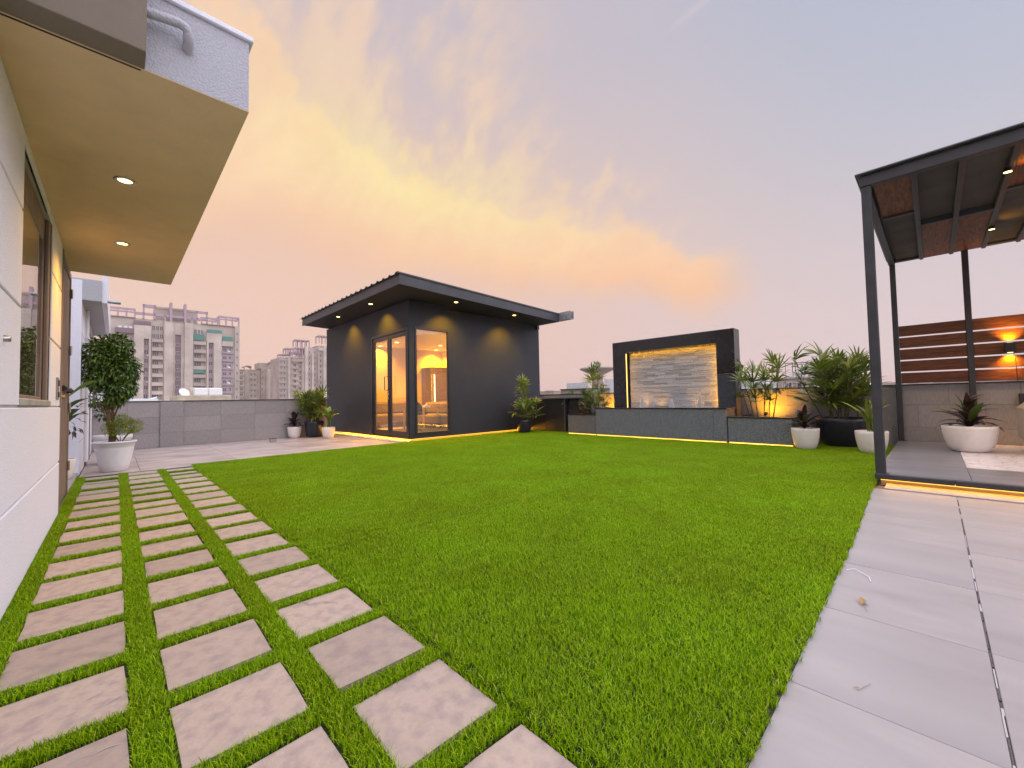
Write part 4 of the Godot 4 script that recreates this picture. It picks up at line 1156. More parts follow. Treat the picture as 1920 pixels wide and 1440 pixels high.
# ------------------------------------------------------------------ pergola
func build_pergola():
	var t = thing("pergola", "anthracite steel pergola with checkered timber ceiling, slatted back and lit platform", "pergola", V(5.35, 0, -0.4))
	var o = V(-5.35, 0, 0.4)
	var P = func(called, b, m): return part(called, b, m, t, o)
	var ZE := 2.75
	# platform
	P.call("platform_edge", boxes([[V(5.33, 0.052, -0.437), V(5.40, 0.098, 0.095)], [V(5.33, 0.052, 0.098), V(5.40, 0.098, ZE)]], 0.003), M.pergola)
	P.call("platform_base", boxes([[V(5.44, -0.02, -0.40), V(9.19, 0.06, ZE - 0.05)]]), M.patio)
	P.call("edge_strip", boxes([[V(5.402, 0.052, -0.437), V(9.19, 0.094, -0.412)]], 0.002), M.platform)
	var rows = [[-0.411, 0.20, M.platform], [0.203, 0.80, M.marble], [0.803, 1.40, M.marble], [1.403, 2.0, M.marble], [2.003, ZE, M.platform]]
	for r in rows:
		var x = 5.402
		while x < 9.18:
			var x1 = minf(x + (0.92 if x < 5.5 else 1.2), 9.19)
			var m = r[2]
			if x < 5.5: m = M.platform
			P.call("deck_tile", boxes([[V(x + 0.001, 0.06, r[0]), V(x1 - 0.001, 0.096, r[1])]], 0.001), m)
			x = x1
	P.call("led_strip", boxes([[V(5.40, 0.036, -0.40), V(5.42, 0.05, ZE - 0.1)]]), M.amber_strip)
	strip_light(t, V(5.385, 0.045, 1.1) + o, V(-0.6, -1, 0), Vector3.BACK, 3.0, 0.012, AMBER, 0.045)
	P.call("kerb_strip", boxes([[V(5.115, -0.02, -0.36), V(5.20, 0.008, ZE)], [V(5.206, -0.02, -0.36), V(5.44, 0.004, ZE)]], 0.002), M.patio)
	# posts
	var posts = [[5.355, -0.432, 0.098], [9.10, -0.432, 0.098], [9.10, 0.365, 0.098], [9.10, 1.16, 0.098], [9.10, 1.955, 0.098], [9.10, 2.66, 0.098], [5.355, 2.66, 0.098]]
	for p in posts:
		var w = 0.078 if p[0] < 6 else 0.07
		var ps = P.call("post", boxes([[V(p[0], p[2], p[1]), V(p[0] + w, 2.95 if p[0] < 6 else 3.0, p[1] + w)]], 0.006), M.pergola)
		part("foot_plate", boxes([[V(p[0] - 0.02, p[2] - 0.001, p[1] - 0.005 if p[1] < -0.4 else p[1] - 0.02), V(p[0] + w + 0.02, p[2] + 0.007, p[1] + w + 0.02)]], 0.002), M.pergola, ps)
	# roof frame
	P.call("roof_beam", boxes([[V(5.345, 2.951, -0.44), V(5.43, 3.055, ZE)]], 0.005), M.pergola)
	P.call("roof_beam", boxes([[V(9.09, 3.0, -0.44), V(9.18, 3.06, ZE)]], 0.005), M.pergola)
	P.call("roof_beam", boxes([[V(5.431, 2.951, -0.438), V(9.089, 3.054, -0.37)]], 0.005), M.pergola)
	P.call("roof_beam", boxes([[V(5.431, 2.951, 2.68), V(9.089, 3.054, ZE - 0.002)]], 0.005), M.pergola)
	P.call("roof_sheet", boxes([[V(5.30, 3.064, -0.47), V(9.25, 3.078, ZE + 0.04)]], 0.003), M.sheet)
	var zr = [-0.055, 0.265, 0.585, 0.905, 1.225, 1.545, 1.865, 2.185, 2.5]
	for z in zr:
		P.call("rafter", boxes([[V(5.432, 2.96, z - 0.022), V(9.088, 3.05, z + 0.022)]], 0.004), M.pergola)
	# ceiling: grey boards above, timber panels hung between the rafters in a checker
	var edges = [-0.37, -0.055, 0.265, 0.585, 0.905, 1.225, 1.545, 1.865, 2.185, 2.5, 2.68]
	for i in edges.size() - 1:
		var col = [0, 1, 1, 2, 3, 3, 0, 1, 1, 2][i]
		var z0 = edges[i] + 0.023; var z1 = edges[i + 1] - 0.023
		var cut = 6.62 if col % 2 == 0 else 7.22
		var m1 = M.ply if col % 2 == 0 else M.ceil_grey
		var m2 = M.ceil_grey if col % 2 == 0 else M.ply
		P.call("ceiling_panel", boxes([[V(5.433, 2.985 if m1 == M.ply else 3.03, z0), V(cut - 0.03, 3.055, z1)]], 0.002), m1)
		P.call("ceiling_panel", boxes([[V(cut + 0.03, 2.985 if m2 == M.ply else 3.03, z0), V(9.087, 3.055, z1)]], 0.002), m2)
		P.call("cross_batten", boxes([[V(cut - 0.029, 2.962, z0), V(cut + 0.029, 3.05, z1)]], 0.003), M.pergola)
	for s in [V(5.96, 2.955, 0.56), V(7.95, 2.955, 0.59), V(5.96, 2.955, 1.86), V(7.95, 2.955, 1.86)]:
		var b = B()
		b.tube([V(0, 0.01, 0), V(0, -0.03, 0)], [0.02, 0.03], 14)
		var r = part("ceiling_spot", b, M.black_metal, t, s + o)
		var l = B()
		l.lathe([Vector2(0.0, -0.034), Vector2(0.027, -0.031)], 14)
		part("lamp_lens", l, M.lamp_disc, r)
		spot(r, V(0, -0.05, 0), Vector3.DOWN, WARM, 0.55, 60.0)
		spot(r, V(0.0, -0.045, 0.02), V(-0.3, 0.25, 1.0), AMBER, 0.05, 70.0)
	# back slats
	var zp = [[-0.36, 0.366], [0.434, 1.161], [1.229, 1.956], [2.024, 2.661]]
	for k in 5:
		var top = 1.948 - 0.1895 * k
		for s in zp:
			P.call("slat", boxes([[V(9.115, top - 0.167, s[0]), V(9.14, top, s[1])]], 0.003), M.slat if rng.randf() < 0.55 else M.slat_b)
	# wall lamp on the slats and its cable
	var w = thing("wall_lamp", "black cube wall lamp throwing amber light up and down the slats", "lamp", V(9.07, 1.485, 0.77))
	part("housing", boxes([[V(-0.045, -0.07, -0.052), V(0.044, 0.07, 0.052)]], 0.006), M.black_metal, w)
	for s in [-1.0, 1.0]:
		var l = boxes([[V(-0.02, s * 0.0705 - 0.002, -0.025), V(0.02, s * 0.0705 + 0.002, 0.025)]])
		part("lamp_lens", l, M.lamp_disc, w)
		spot(w, V(-0.01, s * 0.085, 0), V(0.42, s, 0), AMBER, 0.42, 58.0, 0.02)
	var cb = B()
	cb.tube([V(0.02, -0.07, 0.03), V(0.0, -0.2, 0.045), V(0.03, -0.36, 0.05), V(0.035, -0.50, 0.055)], [0.004, 0.004, 0.004, 0.004], 6)
	part("cable", cb, M.black_metal, w)
	var sk = thing("wall_box", "dark square electrical box on the stone wall beside the armchair", "electrical box", V(9.19, 0.745, 0.93))
	part("cover", boxes([[V(-0.035, -0.088, -0.10), V(0.008, 0.088, 0.10)]], 0.006), M.pergola, sk)
	part("socket", boxes([[V(-0.04, -0.04, -0.05), V(-0.034, 0.04, 0.05)]], 0.003), M.black_metal, sk)
	# armchair at the right edge
	var a = thing("armchair", "beige upholstered outdoor armchair at the right edge under the pergola", "armchair", V(8.15, 0.098, 1.25))
	part("seat", boxes([[V(-0.40, 0.16, -0.34), V(0.34, 0.42, 0.34)]], 0.05), M.beige_fabric, a)
	part("backrest", boxes([[V(0.24, 0.14, -0.38), V(0.46, 0.74, 0.38)]], 0.08), M.beige_fabric, a)
	for s in [-1, 1]:
		part("armrest", boxes([[V(-0.42, 0.10, s * 0.42 - 0.09), V(0.42, 0.64, s * 0.42 + 0.09)]], 0.08), M.beige_fabric, a)
	for s in [V(-0.36, 0, -0.42), V(0.36, 0, -0.42), V(-0.36, 0, 0.42), V(0.36, 0, 0.42)]:
		part("leg", boxes([[s + V(-0.025, 0, -0.025), s + V(0.025, 0.12, 0.025)]]), M.black_metal, a)

# ------------------------------------------------------------------ plants
func frond(sd: int, n: int, ln: float, wd: float, pet: float, droop: float) -> ArrayMesh:
	# a fan-palm leaf: stalk along +z and up, leaflets spread like fingers; z is outward
	var r := RandomNumberGenerator.new()
	r.seed = sd
	var b := MB.new()
	var hub := V(0, pet * 0.62, pet * 0.78)
	b.tube([V(0, 0, 0), V(0, pet * 0.4, pet * 0.38), hub], [0.0035, 0.003, 0.002], 5, false)
	var o := V(0, 0.55 - droop * 0.3, 1).normalized()
	for i in n:
		var phi := lerpf(-1.35, 1.35, (i + 0.5) / n) + r.randf_range(-0.08, 0.08)
		var d := (o * cos(phi) + Vector3.RIGHT * sin(phi) + V(0, 0.15 * cos(phi), 0)).normalized()
		var l := ln * (1.0 - 0.18 * absf(phi) / 1.75) * r.randf_range(0.85, 1.1)
		var w := wd * r.randf_range(0.8, 1.15)
		var mid := []; var wid := []; var side := []; var up := []
		var sdv := d.cross(Vector3.UP).normalized()
		var dr := droop * r.randf_range(0.6, 1.5)
		for k in 5:
			var u := k / 4.0
			mid.append(hub + d * l * u * (1.0 - 0.12 * u * dr) - V(0, l * dr * 0.55 * u * u, 0))
			wid.append(w * [0.35, 0.95, 1.0, 0.8, 0.12][k])
			side.append(sdv)
			up.append(Vector3.UP)
		b.smooth(-1)
		b.strip(mid, wid, side, up, 0.35)
	return b.done()

func blade_leaf(sd: int, ln: float, wd: float, droop: float, rise: float, fold := 0.35) -> ArrayMesh:
	# one strap or paddle leaf: starts at the origin, goes out along +z
	var r := RandomNumberGenerator.new()
	r.seed = sd
	var b := MB.new()
	var mid := []; var wid := []; var side := []; var up := []
	var tw := r.randf_range(-0.4, 0.4)
	for k in 8:
		var u := k / 7.0
		mid.append(V(sin(u * 2.0) * r.randf_range(-0.01, 0.01) * ln, ln * (rise * u - droop * u * u), ln * u * (1.0 - 0.25 * rise * u)))
		wid.append(wd * sin(PI * clampf(0.06 + u * 0.90, 0.0, 1.0)) * (1.0 if u < 0.96 else 0.15))
		side.append(V(cos(tw * u), sin(tw * u), 0))
		up.append(V(0, 1, -rise * 0.3).normalized())
	b.smooth(1)
	b.strip(mid, wid, side, up, fold)
	return b.done()

func yaw(a: float, tilt := 0.0) -> Basis:
	return Basis(Vector3.UP, a) * Basis(Vector3.RIGHT, tilt)

func pot(parent, prof: Array, m, soil_r: float, soil_y: float):
	var b = B()
	b.lathe(prof, 40)
	part("pot", b, m, parent)
	var s = B()
	s.lathe([Vector2(soil_r, soil_y - 0.02), Vector2(soil_r * 0.9, soil_y), Vector2(soil_r * 0.4, soil_y + 0.008), Vector2(0, soil_y + 0.01)], 24)
	part("soil", s, M.soil, parent)

func bowl(r0: float, r1: float, h: float, lip := 0.012, belly := 0.0) -> Array:
	# outside from the foot to the rim, then down inside
	r0 *= 1.06
	var p := [Vector2(0, 0), Vector2(r0 * 0.86, 0), Vector2(r0 * 0.95, 0.008), Vector2(r0, 0.02)]
	for i in range(1, 9):
		var u := i / 8.0
		p.append(Vector2(lerpf(r0, r1, pow(sin(u * PI / 2), 0.8)), h * u))
	p.append(Vector2(r1 - lip * 0.4, h + 0.004))
	p.append(Vector2(r1 - lip, h))
	p.append(Vector2(r1 - lip * 1.4, h * 0.7))
	return p

var fronds := []

func palm(parent, base: Vector3, canes: int, hgt: float, spread: float, size: float, per: int, sd: int, low := 0.3):
	var r := RandomNumberGenerator.new()
	r.seed = sd
	for c in canes:
		var a := TAU * c / canes + r.randf_range(-0.5, 0.5)
		var hh := hgt * r.randf_range(0.68, 1.0) if c > 0 else hgt
		var foot := base + V(cos(a), 0, sin(a)) * spread * 0.35 * r.randf_range(0.3, 1.0)
		var top := foot + V(cos(a) * spread * 0.5 * r.randf(), hh, sin(a) * spread * 0.5 * r.randf())
		var midp := (foot + top) / 2 + V(r.randf_range(-0.02, 0.02), 0, r.randf_range(-0.02, 0.02))
		var b = B()
		b.tube([foot - V(0, 0.02, 0), midp, top], [0.009, 0.008, 0.005], 6)
		part("stem", b, M.cane, parent)
		var ang := r.randf() * TAU
		for k in per:
			var u := low + (1.0 - low) * (k + r.randf() * 0.5) / per
			var p: Vector3 = foot.lerp(midp, u * 2) if u < 0.5 else midp.lerp(top, u * 2 - 1)
			ang += 2.4 + r.randf_range(-0.4, 0.4)
			var tilt := lerpf(0.1, -0.95, pow(u, 1.5)) + r.randf_range(-0.2, 0.2)
			var s := size * r.randf_range(0.75, 1.1)
			var mi: int = [0, 0, 1, 1, 2, 3][r.randi_range(0, 5)]
			part("leaf", fronds[r.randi_range(0, 5)], M["palm%d" % mi], parent, p, (yaw(ang, tilt)).scaled(Vector3.ONE * s))

func rosette(parent, base: Vector3, n: int, meshes: Array, mats: Array, size: float, sd: int, t0 := -0.05, t1 := -1.3):
	var r := RandomNumberGenerator.new()
	r.seed = sd
	var ang := 0.0
	for k in n:
		var u := (k + 0.5) / n
		ang += 2.4 + r.randf_range(-0.25, 0.25)
		var tilt := lerpf(t0, t1, u) + r.randf_range(-0.15, 0.15)
		part("leaf", meshes[r.randi_range(0, meshes.size() - 1)], M[mats[r.randi_range(0, mats.size() - 1)]], parent, base + V(0, 0.10 * u * size / 0.3, 0), yaw(ang, tilt).scaled(Vector3.ONE * size * r.randf_range(0.8, 1.1) * lerpf(0.8, 1.0, 1.0 - absf(u - 0.4))))

func leaf_cloud(blobs: Array, n: int, ln: float, wd: float, sd: int, hang := 0.5) -> MB:
	# many small folded leaves on and inside a few lumps: [centre, radii]
	var r := RandomNumberGenerator.new()
	r.seed = sd
	var b := MB.new()
	var wsum := 0.0
	for q in blobs: wsum += q[1].x * q[1].y
	for q in blobs:
		var m := int(n * q[1].x * q[1].y / wsum)
		for i in m:
			var d := V(r.randfn(), r.randfn(), r.randfn()).normalized()
			var rad := pow(r.randf(), 0.28) * r.randf_range(0.86, 1.1)
			var p: Vector3 = q[0] + d * q[1] * rad
			var dir := (d + V(r.randf_range(-0.7, 0.7), r.randf_range(-0.3, 0.5) - hang, r.randf_range(-0.7, 0.7))).normalized()
			var sdv := dir.cross(V(r.randf_range(-0.3, 0.3), 1, r.randf_range(-0.3, 0.3))).normalized()
			var upv := sdv.cross(dir)
			var l := ln * r.randf_range(0.7, 1.15)
			var w := wd * r.randf_range(0.75, 1.1)
			b.smooth(-1)
			var m1: Vector3 = p + dir * l * 0.45 + upv * l * 0.06
			var t: Vector3 = p + dir * l - V(0, l * 0.12, 0)
			b.tri(p, m1, m1 + sdv * w + upv * w * 0.4); b.tri(m1, t, m1 + sdv * w + upv * w * 0.4)
			b.tri(p, m1 - sdv * w + upv * w * 0.4, m1); b.tri(m1, m1 - sdv * w + upv * w * 0.4, t)
	return b

func build_plants():
	for i in 6: fronds.append(frond(500 + i, [7, 8, 6, 7, 8, 6][i], 0.235, 0.0135, [0.10, 0.13, 0.16, 0.09, 0.12, 0.14][i], [0.1, 0.3, 0.55, 0.2, 0.42, 0.75][i]))
	var straps := []
	for i in 5: straps.append(blade_leaf(520 + i, 1.0, 0.10, [0.35, 0.6, 0.2, 0.8, 0.5][i], [0.5, 0.45, 0.35, 0.6, 0.3][i], 0.3))
	var paddles := []
	for i in 4: paddles.append(blade_leaf(540 + i, 1.0, 0.19, [0.5, 0.3, 0.75, 0.4][i], [0.55, 0.6, 0.5, 0.35][i], 0.35))
	# ficus in the big white planter, with a fine pale shrub at its foot
	var f = thing("potted_ficus", "rounded green ficus tree with twisted trunk in a big white plastic planter", "potted tree", V(-0.005, 0, -8.09))
	pot(f, [Vector2(0, 0), Vector2(0.13, 0), Vector2(0.145, 0.008), Vector2(0.165, 0.10), Vector2(0.192, 0.24), Vector2(0.205, 0.325), Vector2(0.207, 0.34), Vector2(0.214, 0.345), Vector2(0.218, 0.392), Vector2(0.232, 0.396), Vector2(0.236, 0.408), Vector2(0.232, 0.418), Vector2(0.214, 0.42), Vector2(0.205, 0.41), Vector2(0.2, 0.3)], M.pot_plastic, 0.205, 0.385)
	var tr = B()
	tr.tube([V(-0.03, 0.37, 0), V(-0.035, 0.5, 0.01), V(-0.05, 0.66, 0.015), V(-0.075, 0.84, 0.0), V(-0.09, 1.02, 0.01), V(-0.06, 1.3, 0)], [0.036, 0.031, 0.027, 0.024, 0.02, 0.008], 9)
	tr.tube([V(-0.015, 0.38, 0.01), V(-0.005, 0.52, -0.01), V(-0.03, 0.68, -0.015), V(-0.03, 0.86, 0.015), V(0.0, 1.02, 0.02), V(0.04, 1.25, 0)], [0.026, 0.023, 0.02, 0.017, 0.013, 0.006], 8)
	tr.tube([V(-0.035, 0.62, -0.005), V(-0.01, 0.76, 0.02), V(0.035, 0.92, 0.03), V(0.09, 1.1, 0.02)], [0.014, 0.012, 0.01, 0.005], 7)
	tr.tube([V(-0.08, 0.82, 0), V(-0.16, 0.93, 0.03), V(-0.2, 1.1, 0.02)], [0.013, 0.01, 0.005], 7)
	part("trunk", tr, M.bark, f)
	var blobs = [[V(-0.12, 1.62, 0), V(0.22, 0.26, 0.22)], [V(0.0, 1.76, 0.02), V(0.17, 0.17, 0.18)], [V(0.06, 1.46, 0.04), V(0.19, 0.22, 0.2)], [V(-0.17, 1.35, 0.0), V(0.16, 0.2, 0.17)], [V(0.07, 1.2, 0.05), V(0.15, 0.19, 0.15)], [V(0.0, 1.05, 0.03), V(0.10, 0.14, 0.1)]]
	var cr = part("crown", leaf_cloud(blobs, 4600, 0.066, 0.0185, 61, 0.7), M.ficus, f)
	cr.set_meta("kind", "stuff")
	var cr2 = part("crown_highlight_leaves", leaf_cloud(blobs, 1500, 0.06, 0.016, 62, 0.5), M.ficus_b, f)  # paler leaf colour carries the highlights on the crown
	cr2.set_meta("kind", "stuff")
	var tw = B()
	var r3 := RandomNumberGenerator.new()
	r3.seed = 9
	for i in 9:
		var a = r3.randf() * TAU
		tw.tube([V(0.06, 0.38, 0.03), V(0.06 + cos(a) * 0.06, 0.48, 0.03 + sin(a) * 0.05), V(0.07 + cos(a) * 0.15, 0.62, 0.03 + sin(a) * 0.13)], [0.005, 0.004, 0.002], 5)
	part("shrub_stem", tw, M.bark, f)
	var sb = part("shrub_leaves", leaf_cloud([[V(0.09, 0.62, 0.05), V(0.17, 0.12, 0.16)], [V(-0.04, 0.6, 0.08), V(0.10, 0.10, 0.1)], [V(0.2, 0.62, 0.03), V(0.11, 0.09, 0.11)], [V(0.08, 0.7, 0.05), V(0.1, 0.1, 0.1)]], 2600, 0.03, 0.006, 63, 0.0), M.bush, f)
	sb.set_meta("kind", "stuff")
	# a second white planter behind it
	var f2 = thing("potted_shrub", "second white plastic planter with sparse shrub, half hidden behind the ficus planter", "potted plant", V(-0.03, 0, -9.25))
	pot(f2, [Vector2(0, 0), Vector2(0.15, 0), Vector2(0.165, 0.01), Vector2(0.20, 0.22), Vector2(0.222, 0.38), Vector2(0.236, 0.385), Vector2(0.24, 0.44), Vector2(0.232, 0.45), Vector2(0.22, 0.44), Vector2(0.21, 0.33)], M.pot_plastic, 0.212, 0.41)
	var t2 = B()
	t2.tube([V(-0.03, 0.4, 0), V(-0.08, 0.7, 0), V(-0.15, 1.0, 0.05)], [0.012, 0.01, 0.005], 6)
	t2.tube([V(-0.03, 0.4, 0), V(-0.02, 0.75, 0.03), V(0.03, 1.05, 0.05)], [0.012, 0.01, 0.005], 6)
	part("stem", t2, M.bark, f2)
	var c2 = part("foliage", leaf_cloud([[V(-0.17, 1.05, 0.05), V(0.13, 0.16, 0.13)], [V(0.03, 1.1, 0.06), V(0.12, 0.12, 0.12)], [V(-0.1, 0.8, 0.05), V(0.12, 0.09, 0.1)]], 420, 0.075, 0.018, 66, 0.4), M.ficus, f2)
	c2.set_meta("kind", "stuff")
	# bird-of-paradise plant in the recess past the door
	var bp = thing("potted_strelitzia", "broad-leaved plant in a white pot in the recess past the brown door", "potted plant", V(-0.47, 0.04, -7.35))
	pot(bp, bowl(0.09, 0.13, 0.24), M.pot_white, 0.115, 0.2)
	for i in 4:
		var stt = B()
		stt.tube([V(0, 0.2, 0), V(0.02 * i - 0.03, 0.78, 0.02)], [0.012, 0.007], 6)
		part("stem", stt, M.canna, bp)
	rosette(bp, V(0, 0.60, 0), 6, paddles, ["canna", "palm2", "palm0"], 0.40, 71, -0.3, -0.9)
	part("leaf", paddles[1], M.canna_b, bp, V(0.02, 0.95, 0), yaw(1.75, -0.35) * Basis.from_scale(V(0.42, 0.42, 0.42)))
	var red = part("croton_leaves", leaf_cloud([[V(0.08, 0.75, -0.05), V(0.10, 0.22, 0.12)]], 40, 0.09, 0.02, 72, 0.2), M.red1, bp)
	red.set_meta("kind", "stuff")

	# three pots left of the garden room
	var a = thing("potted_cordyline", "dark red cordyline in a small white pot, leftmost beside the far parapet", "potted plant", V(3.34, 0, -11.60))
	pot(a, bowl(0.10, 0.165, 0.29, 0.014, 0.02), M.pot_white, 0.14, 0.26)
	rosette(a, V(0, 0.27, 0), 26, straps, ["red0", "red0", "red1"], 0.40, 81)
	var n = thing("potted_fan_palm", "bushy fan palm in a tall navy pot between two small white pots", "potted plant", V(3.78, 0, -11.45))
	pot(n, bowl(0.17, 0.235, 0.42, 0.02, 0.03), M.pot_navy, 0.2, 0.38)
	palm(n, V(0, 0.38, 0), 11, 0.66, 0.50, 1.3, 10, 82, 0.1)
	var w = thing("potted_canna", "broad light green leaves in a small white pot touching the garden room", "potted plant", V(3.93, 0, -10.85))
	pot(w, bowl(0.105, 0.155, 0.27, 0.014, 0.01), M.pot_white, 0.13, 0.24)
	for s in [V(0.03, 0, 0.02), V(-0.03, 0, 0.03), V(0.0, 0, -0.04)]:
		var st = B()
		st.tube([s + V(0, 0.24, 0), s * 1.5 + V(0, 0.62, 0)], [0.013, 0.008], 7)
		part("stem", st, M.canna, w)
	rosette(w, V(0, 0.40, 0), 12, paddles, ["canna", "canna_b"], 0.40, 83, -0.2, -1.2)
	# dark pot at the right of the garden room
	var k = thing("potted_fan_palm", "slender two-tier fan palm in a dark navy pot at the garden room's right end", "potted plant", V(7.72, 0, -7.53))
	pot(k, bowl(0.14, 0.185, 0.34, 0.018, 0.02), M.pot_navy, 0.155, 0.3)
	palm(k, V(0.06, 0.3, 0.03), 6, 0.42, 0.42, 1.3, 7, 84, 0.1)
	palm(k, V(-0.03, 0.3, 0), 1, 0.95, 0.05, 1.4, 11, 85, 0.55)
	# palms growing in the planters
	var pl = thing("planter_palm", "airy fan palm growing in the granite planter left of the fountain", "palm", V(8.6, 0.44, -5.93))
	palm(pl, V(0, 0, 0), 5, 0.62, 0.55, 1.25, 6, 86, 0.2)
	palm(pl, V(0, 0, 0.05), 2, 1.05, 0.6, 1.4, 6, 87, 0.6)
	var pr = thing("planter_palm", "fan palm lit from below in the granite planter right of the fountain", "palm", V(8.55, 0.44, -2.25))
	palm(pr, V(0, 0, 0), 6, 1.0, 0.70, 1.35, 7, 88, 0.3)
	# right-hand pots on the lawn
	var c3 = thing("potted_cordyline", "red and yellow-green cordyline in a white pot in front of the right planter's end", "potted plant", V(7.98, 0.006, -1.47))
	pot(c3, bowl(0.125, 0.19, 0.33, 0.014, 0.02), M.pot_white, 0.165, 0.3)
	rosette(c3, V(0, 0.31, 0), 30, straps, ["red0", "red1", "red2", "red0"], 0.36, 91)
	var np = thing("potted_fan_palm", "big bushy fan palm in a wide black pot by the stone wall", "potted plant", V(8.70, 0.006, -1.08))
	pot(np, bowl(0.24, 0.37, 0.47, 0.025, 0.03), M.pot_navy, 0.33, 0.43)
	palm(np, V(0, 0.43, 0), 14, 0.92, 0.80, 1.5, 11, 92, 0.15)
	var rd = thing("potted_reed", "few long green stalks in a white pot behind the pergola's front post", "potted plant", V(7.92, 0.006, -0.66))
	pot(rd, bowl(0.125, 0.19, 0.32, 0.014, 0.02), M.pot_white, 0.165, 0.29)
	for i in 7:
		var ang = i * 2.4
		part("leaf", straps[i % 5], M.palm0 if i % 2 else M.palm1, rd, V(cos(ang) * 0.04, 0.29, sin(ang) * 0.04), yaw(ang, -1.0 - 0.04 * i) * Basis.from_scale(V(0.20, 0.62, 0.62)))
	for i in 5:
		var ang = i * 2.4 + 1
		part("leaf", straps[i % 5], M.palm0, rd, V(cos(ang) * 0.02, 0.29, sin(ang) * 0.02), yaw(ang, -1.3) * Basis.from_scale(V(0.16, 0.42, 0.42)))
	var bg = thing("potted_cordyline", "dark cordyline in a wide white bowl on the pergola platform", "potted plant", V(8.02, 0.098, 0.30))
	pot(bg, bowl(0.165, 0.255, 0.33, 0.02, 0.03), M.pot_white, 0.22, 0.29)
	rosette(bg, V(0, 0.30, 0), 34, straps, ["red0", "red0", "red1", "palm2"], 0.42, 93)
	part("leaf", straps[2], M.red2, bg, V(0, 0.40, 0), yaw(0.4, -1.25) * Basis.from_scale(V(0.4, 0.30, 0.30)))

# ------------------------------------------------------------------ small things lying about
func build_small():
	var b = B()
	b.strip([V(0, 0.004, 0), V(0.02, 0.010, 0.004), V(0.045, 0.006, 0.0), V(0.06, 0.012, -0.006)], [0.001, 0.014, 0.012, 0.001], [V(0, 0, 1), V(0, 0.2, 1), V(0, -0.2, 1), V(0, 0, 1)], [V(0, 1, 0), V(0, 1, 0), V(0, 1, 0), V(0, 1, 0)], 0.4)
	b.tube([V(0, 0.004, 0), V(-0.03, 0.003, 0.02), V(-0.055, 0.003, 0.024)], [0.001, 0.0008, 0.0006], 5)
	solo("fallen_leaf", b, surf("dry leaf", srgb(0.36, 0.22, 0.10), 0.8), "small dry brown leaf lying on the grey tiles", "leaf", V(2.265, 0.001, -0.25))
	b = B()
	b.tube([V(0, 0.003, 0), V(0.02, 0.012, 0.03), V(-0.03, 0.003, 0.09), V(-0.09, 0.004, 0.10)], [0.0018, 0.0018, 0.0018, 0.0018], 6)
	solo("white_tie", b, M.white_low, "bent white plastic tie on the tiles beside the lawn", "cable tie", V(2.66, 0.0, -0.345))
	b = B()
	b.tube([V(0, 0.002, 0), V(0.03, 0.003, 0.012), V(0.08, 0.002, 0.03)], [0.0012, 0.0012, 0.0008], 5)
	b.strip([V(0, 0.003, 0), V(-0.012, 0.007, -0.012), V(-0.02, 0.004, -0.03)], [0.001, 0.006, 0.001], [V(0.7, 0, -0.7), V(0.7, 0, -0.7), V(0.7, 0, -0.7)], [V(0, 1, 0), V(0, 1, 0), V(0, 1, 0)], 0.4)
	solo("dry_twig", b, surf("dry twig", srgb(0.30, 0.18, 0.11), 0.85), "thin dry twig on the nearest grey tile", "twig", V(1.63, 0.001, -0.19)).scale = V(0.6, 0.6, 0.6)
	var box = thing("floor_box", "small grey box standing on the patio before the far parapet", "box", V(2.66, 0, -10.84))
	part("body", boxes([[V(-0.065, 0, -0.05), V(0.065, 0.075, 0.05)]], 0.006), M.clad1, box)
	part("lid", boxes([[V(-0.07, 0.076, -0.055), V(0.07, 0.10, 0.055)]], 0.006), M.clad_line, box)
	# weeds and shrubs behind the counter
	for s in [[V(9.6, 0.75, -7.45), 0.26, "leafy green shrub behind the black counter's slab"], [V(9.65, 0.72, -6.85), 0.2, "smaller leafy shrub right of the first behind the counter"], [V(9.75, 0.78, -8.2), 0.14, "low shrub peeping over the counter beside the garden room"]]:
		var sh = thing("shrub", s[2], "shrub", s[0])
		var r: float = s[1]
		var st = B()
		st.tube([V(0, -0.5, 0), V(0.01, r * 0.5, 0)], [0.012, 0.006], 6)
		part("stem", st, M.bark, sh)
		var c = part("crown", leaf_cloud([[V(0, 0.1, 0), V(r, r * 0.7, r)], [V(0, r * 0.9, r * 0.4), V(r * 0.5, r * 0.6, r * 0.5)]], 320, 0.07, 0.022, int(r * 1000), 0.2), M.canna, sh)
		c.set_meta("kind", "stuff")

# ------------------------------------------------------------------ the city
func window_mesh(w: float, h: float, mull := 2) -> ArrayMesh:
	# frame (surface 0) and recessed glass (surface 1), facing +z, origin at the centre on the wall
	var f := MB.new()
	var t := 0.07
	f.span(V(-w / 2, -h / 2, -0.12), V(w / 2, -h / 2 + t, 0.05)); f.span(V(-w / 2, h / 2 - t, -0.12), V(w / 2, h / 2, 0.05))
	f.span(V(-w / 2, -h / 2 + t, -0.12), V(-w / 2 + t, h / 2 - t, 0.05)); f.span(V(w / 2 - t, -h / 2 + t, -0.12), V(w / 2, h / 2 - t, 0.05))
	for i in range(1, mull):
		var x := -w / 2 + w * i / mull
		f.span(V(x - t / 2, -h / 2 + t, -0.1), V(x + t / 2, h / 2 - t, 0.04))
	f.st.generate_normals()
	var me := f.st.commit()
	var g := MB.new()
	g.quad(V(-w / 2 + t, -h / 2 + t, 0.012), V(w / 2 - t, -h / 2 + t, 0.012), V(w / 2 - t, h / 2 - t, 0.012), V(-w / 2 + t, h / 2 - t, 0.012))
	g.st.generate_normals()
	g.st.commit(me)
	return me

var win := {}

func windows(t, at: Vector3, w: float, h: float, mull := 2, bas := Basis.IDENTITY):
	var key := "%.2f_%.2f_%d" % [w, h, mull]
	if not win.has(key): win[key] = window_mesh(w, h, mull)
	part("window", win[key], [M.block_frame, M.block_glass], t, at, bas)

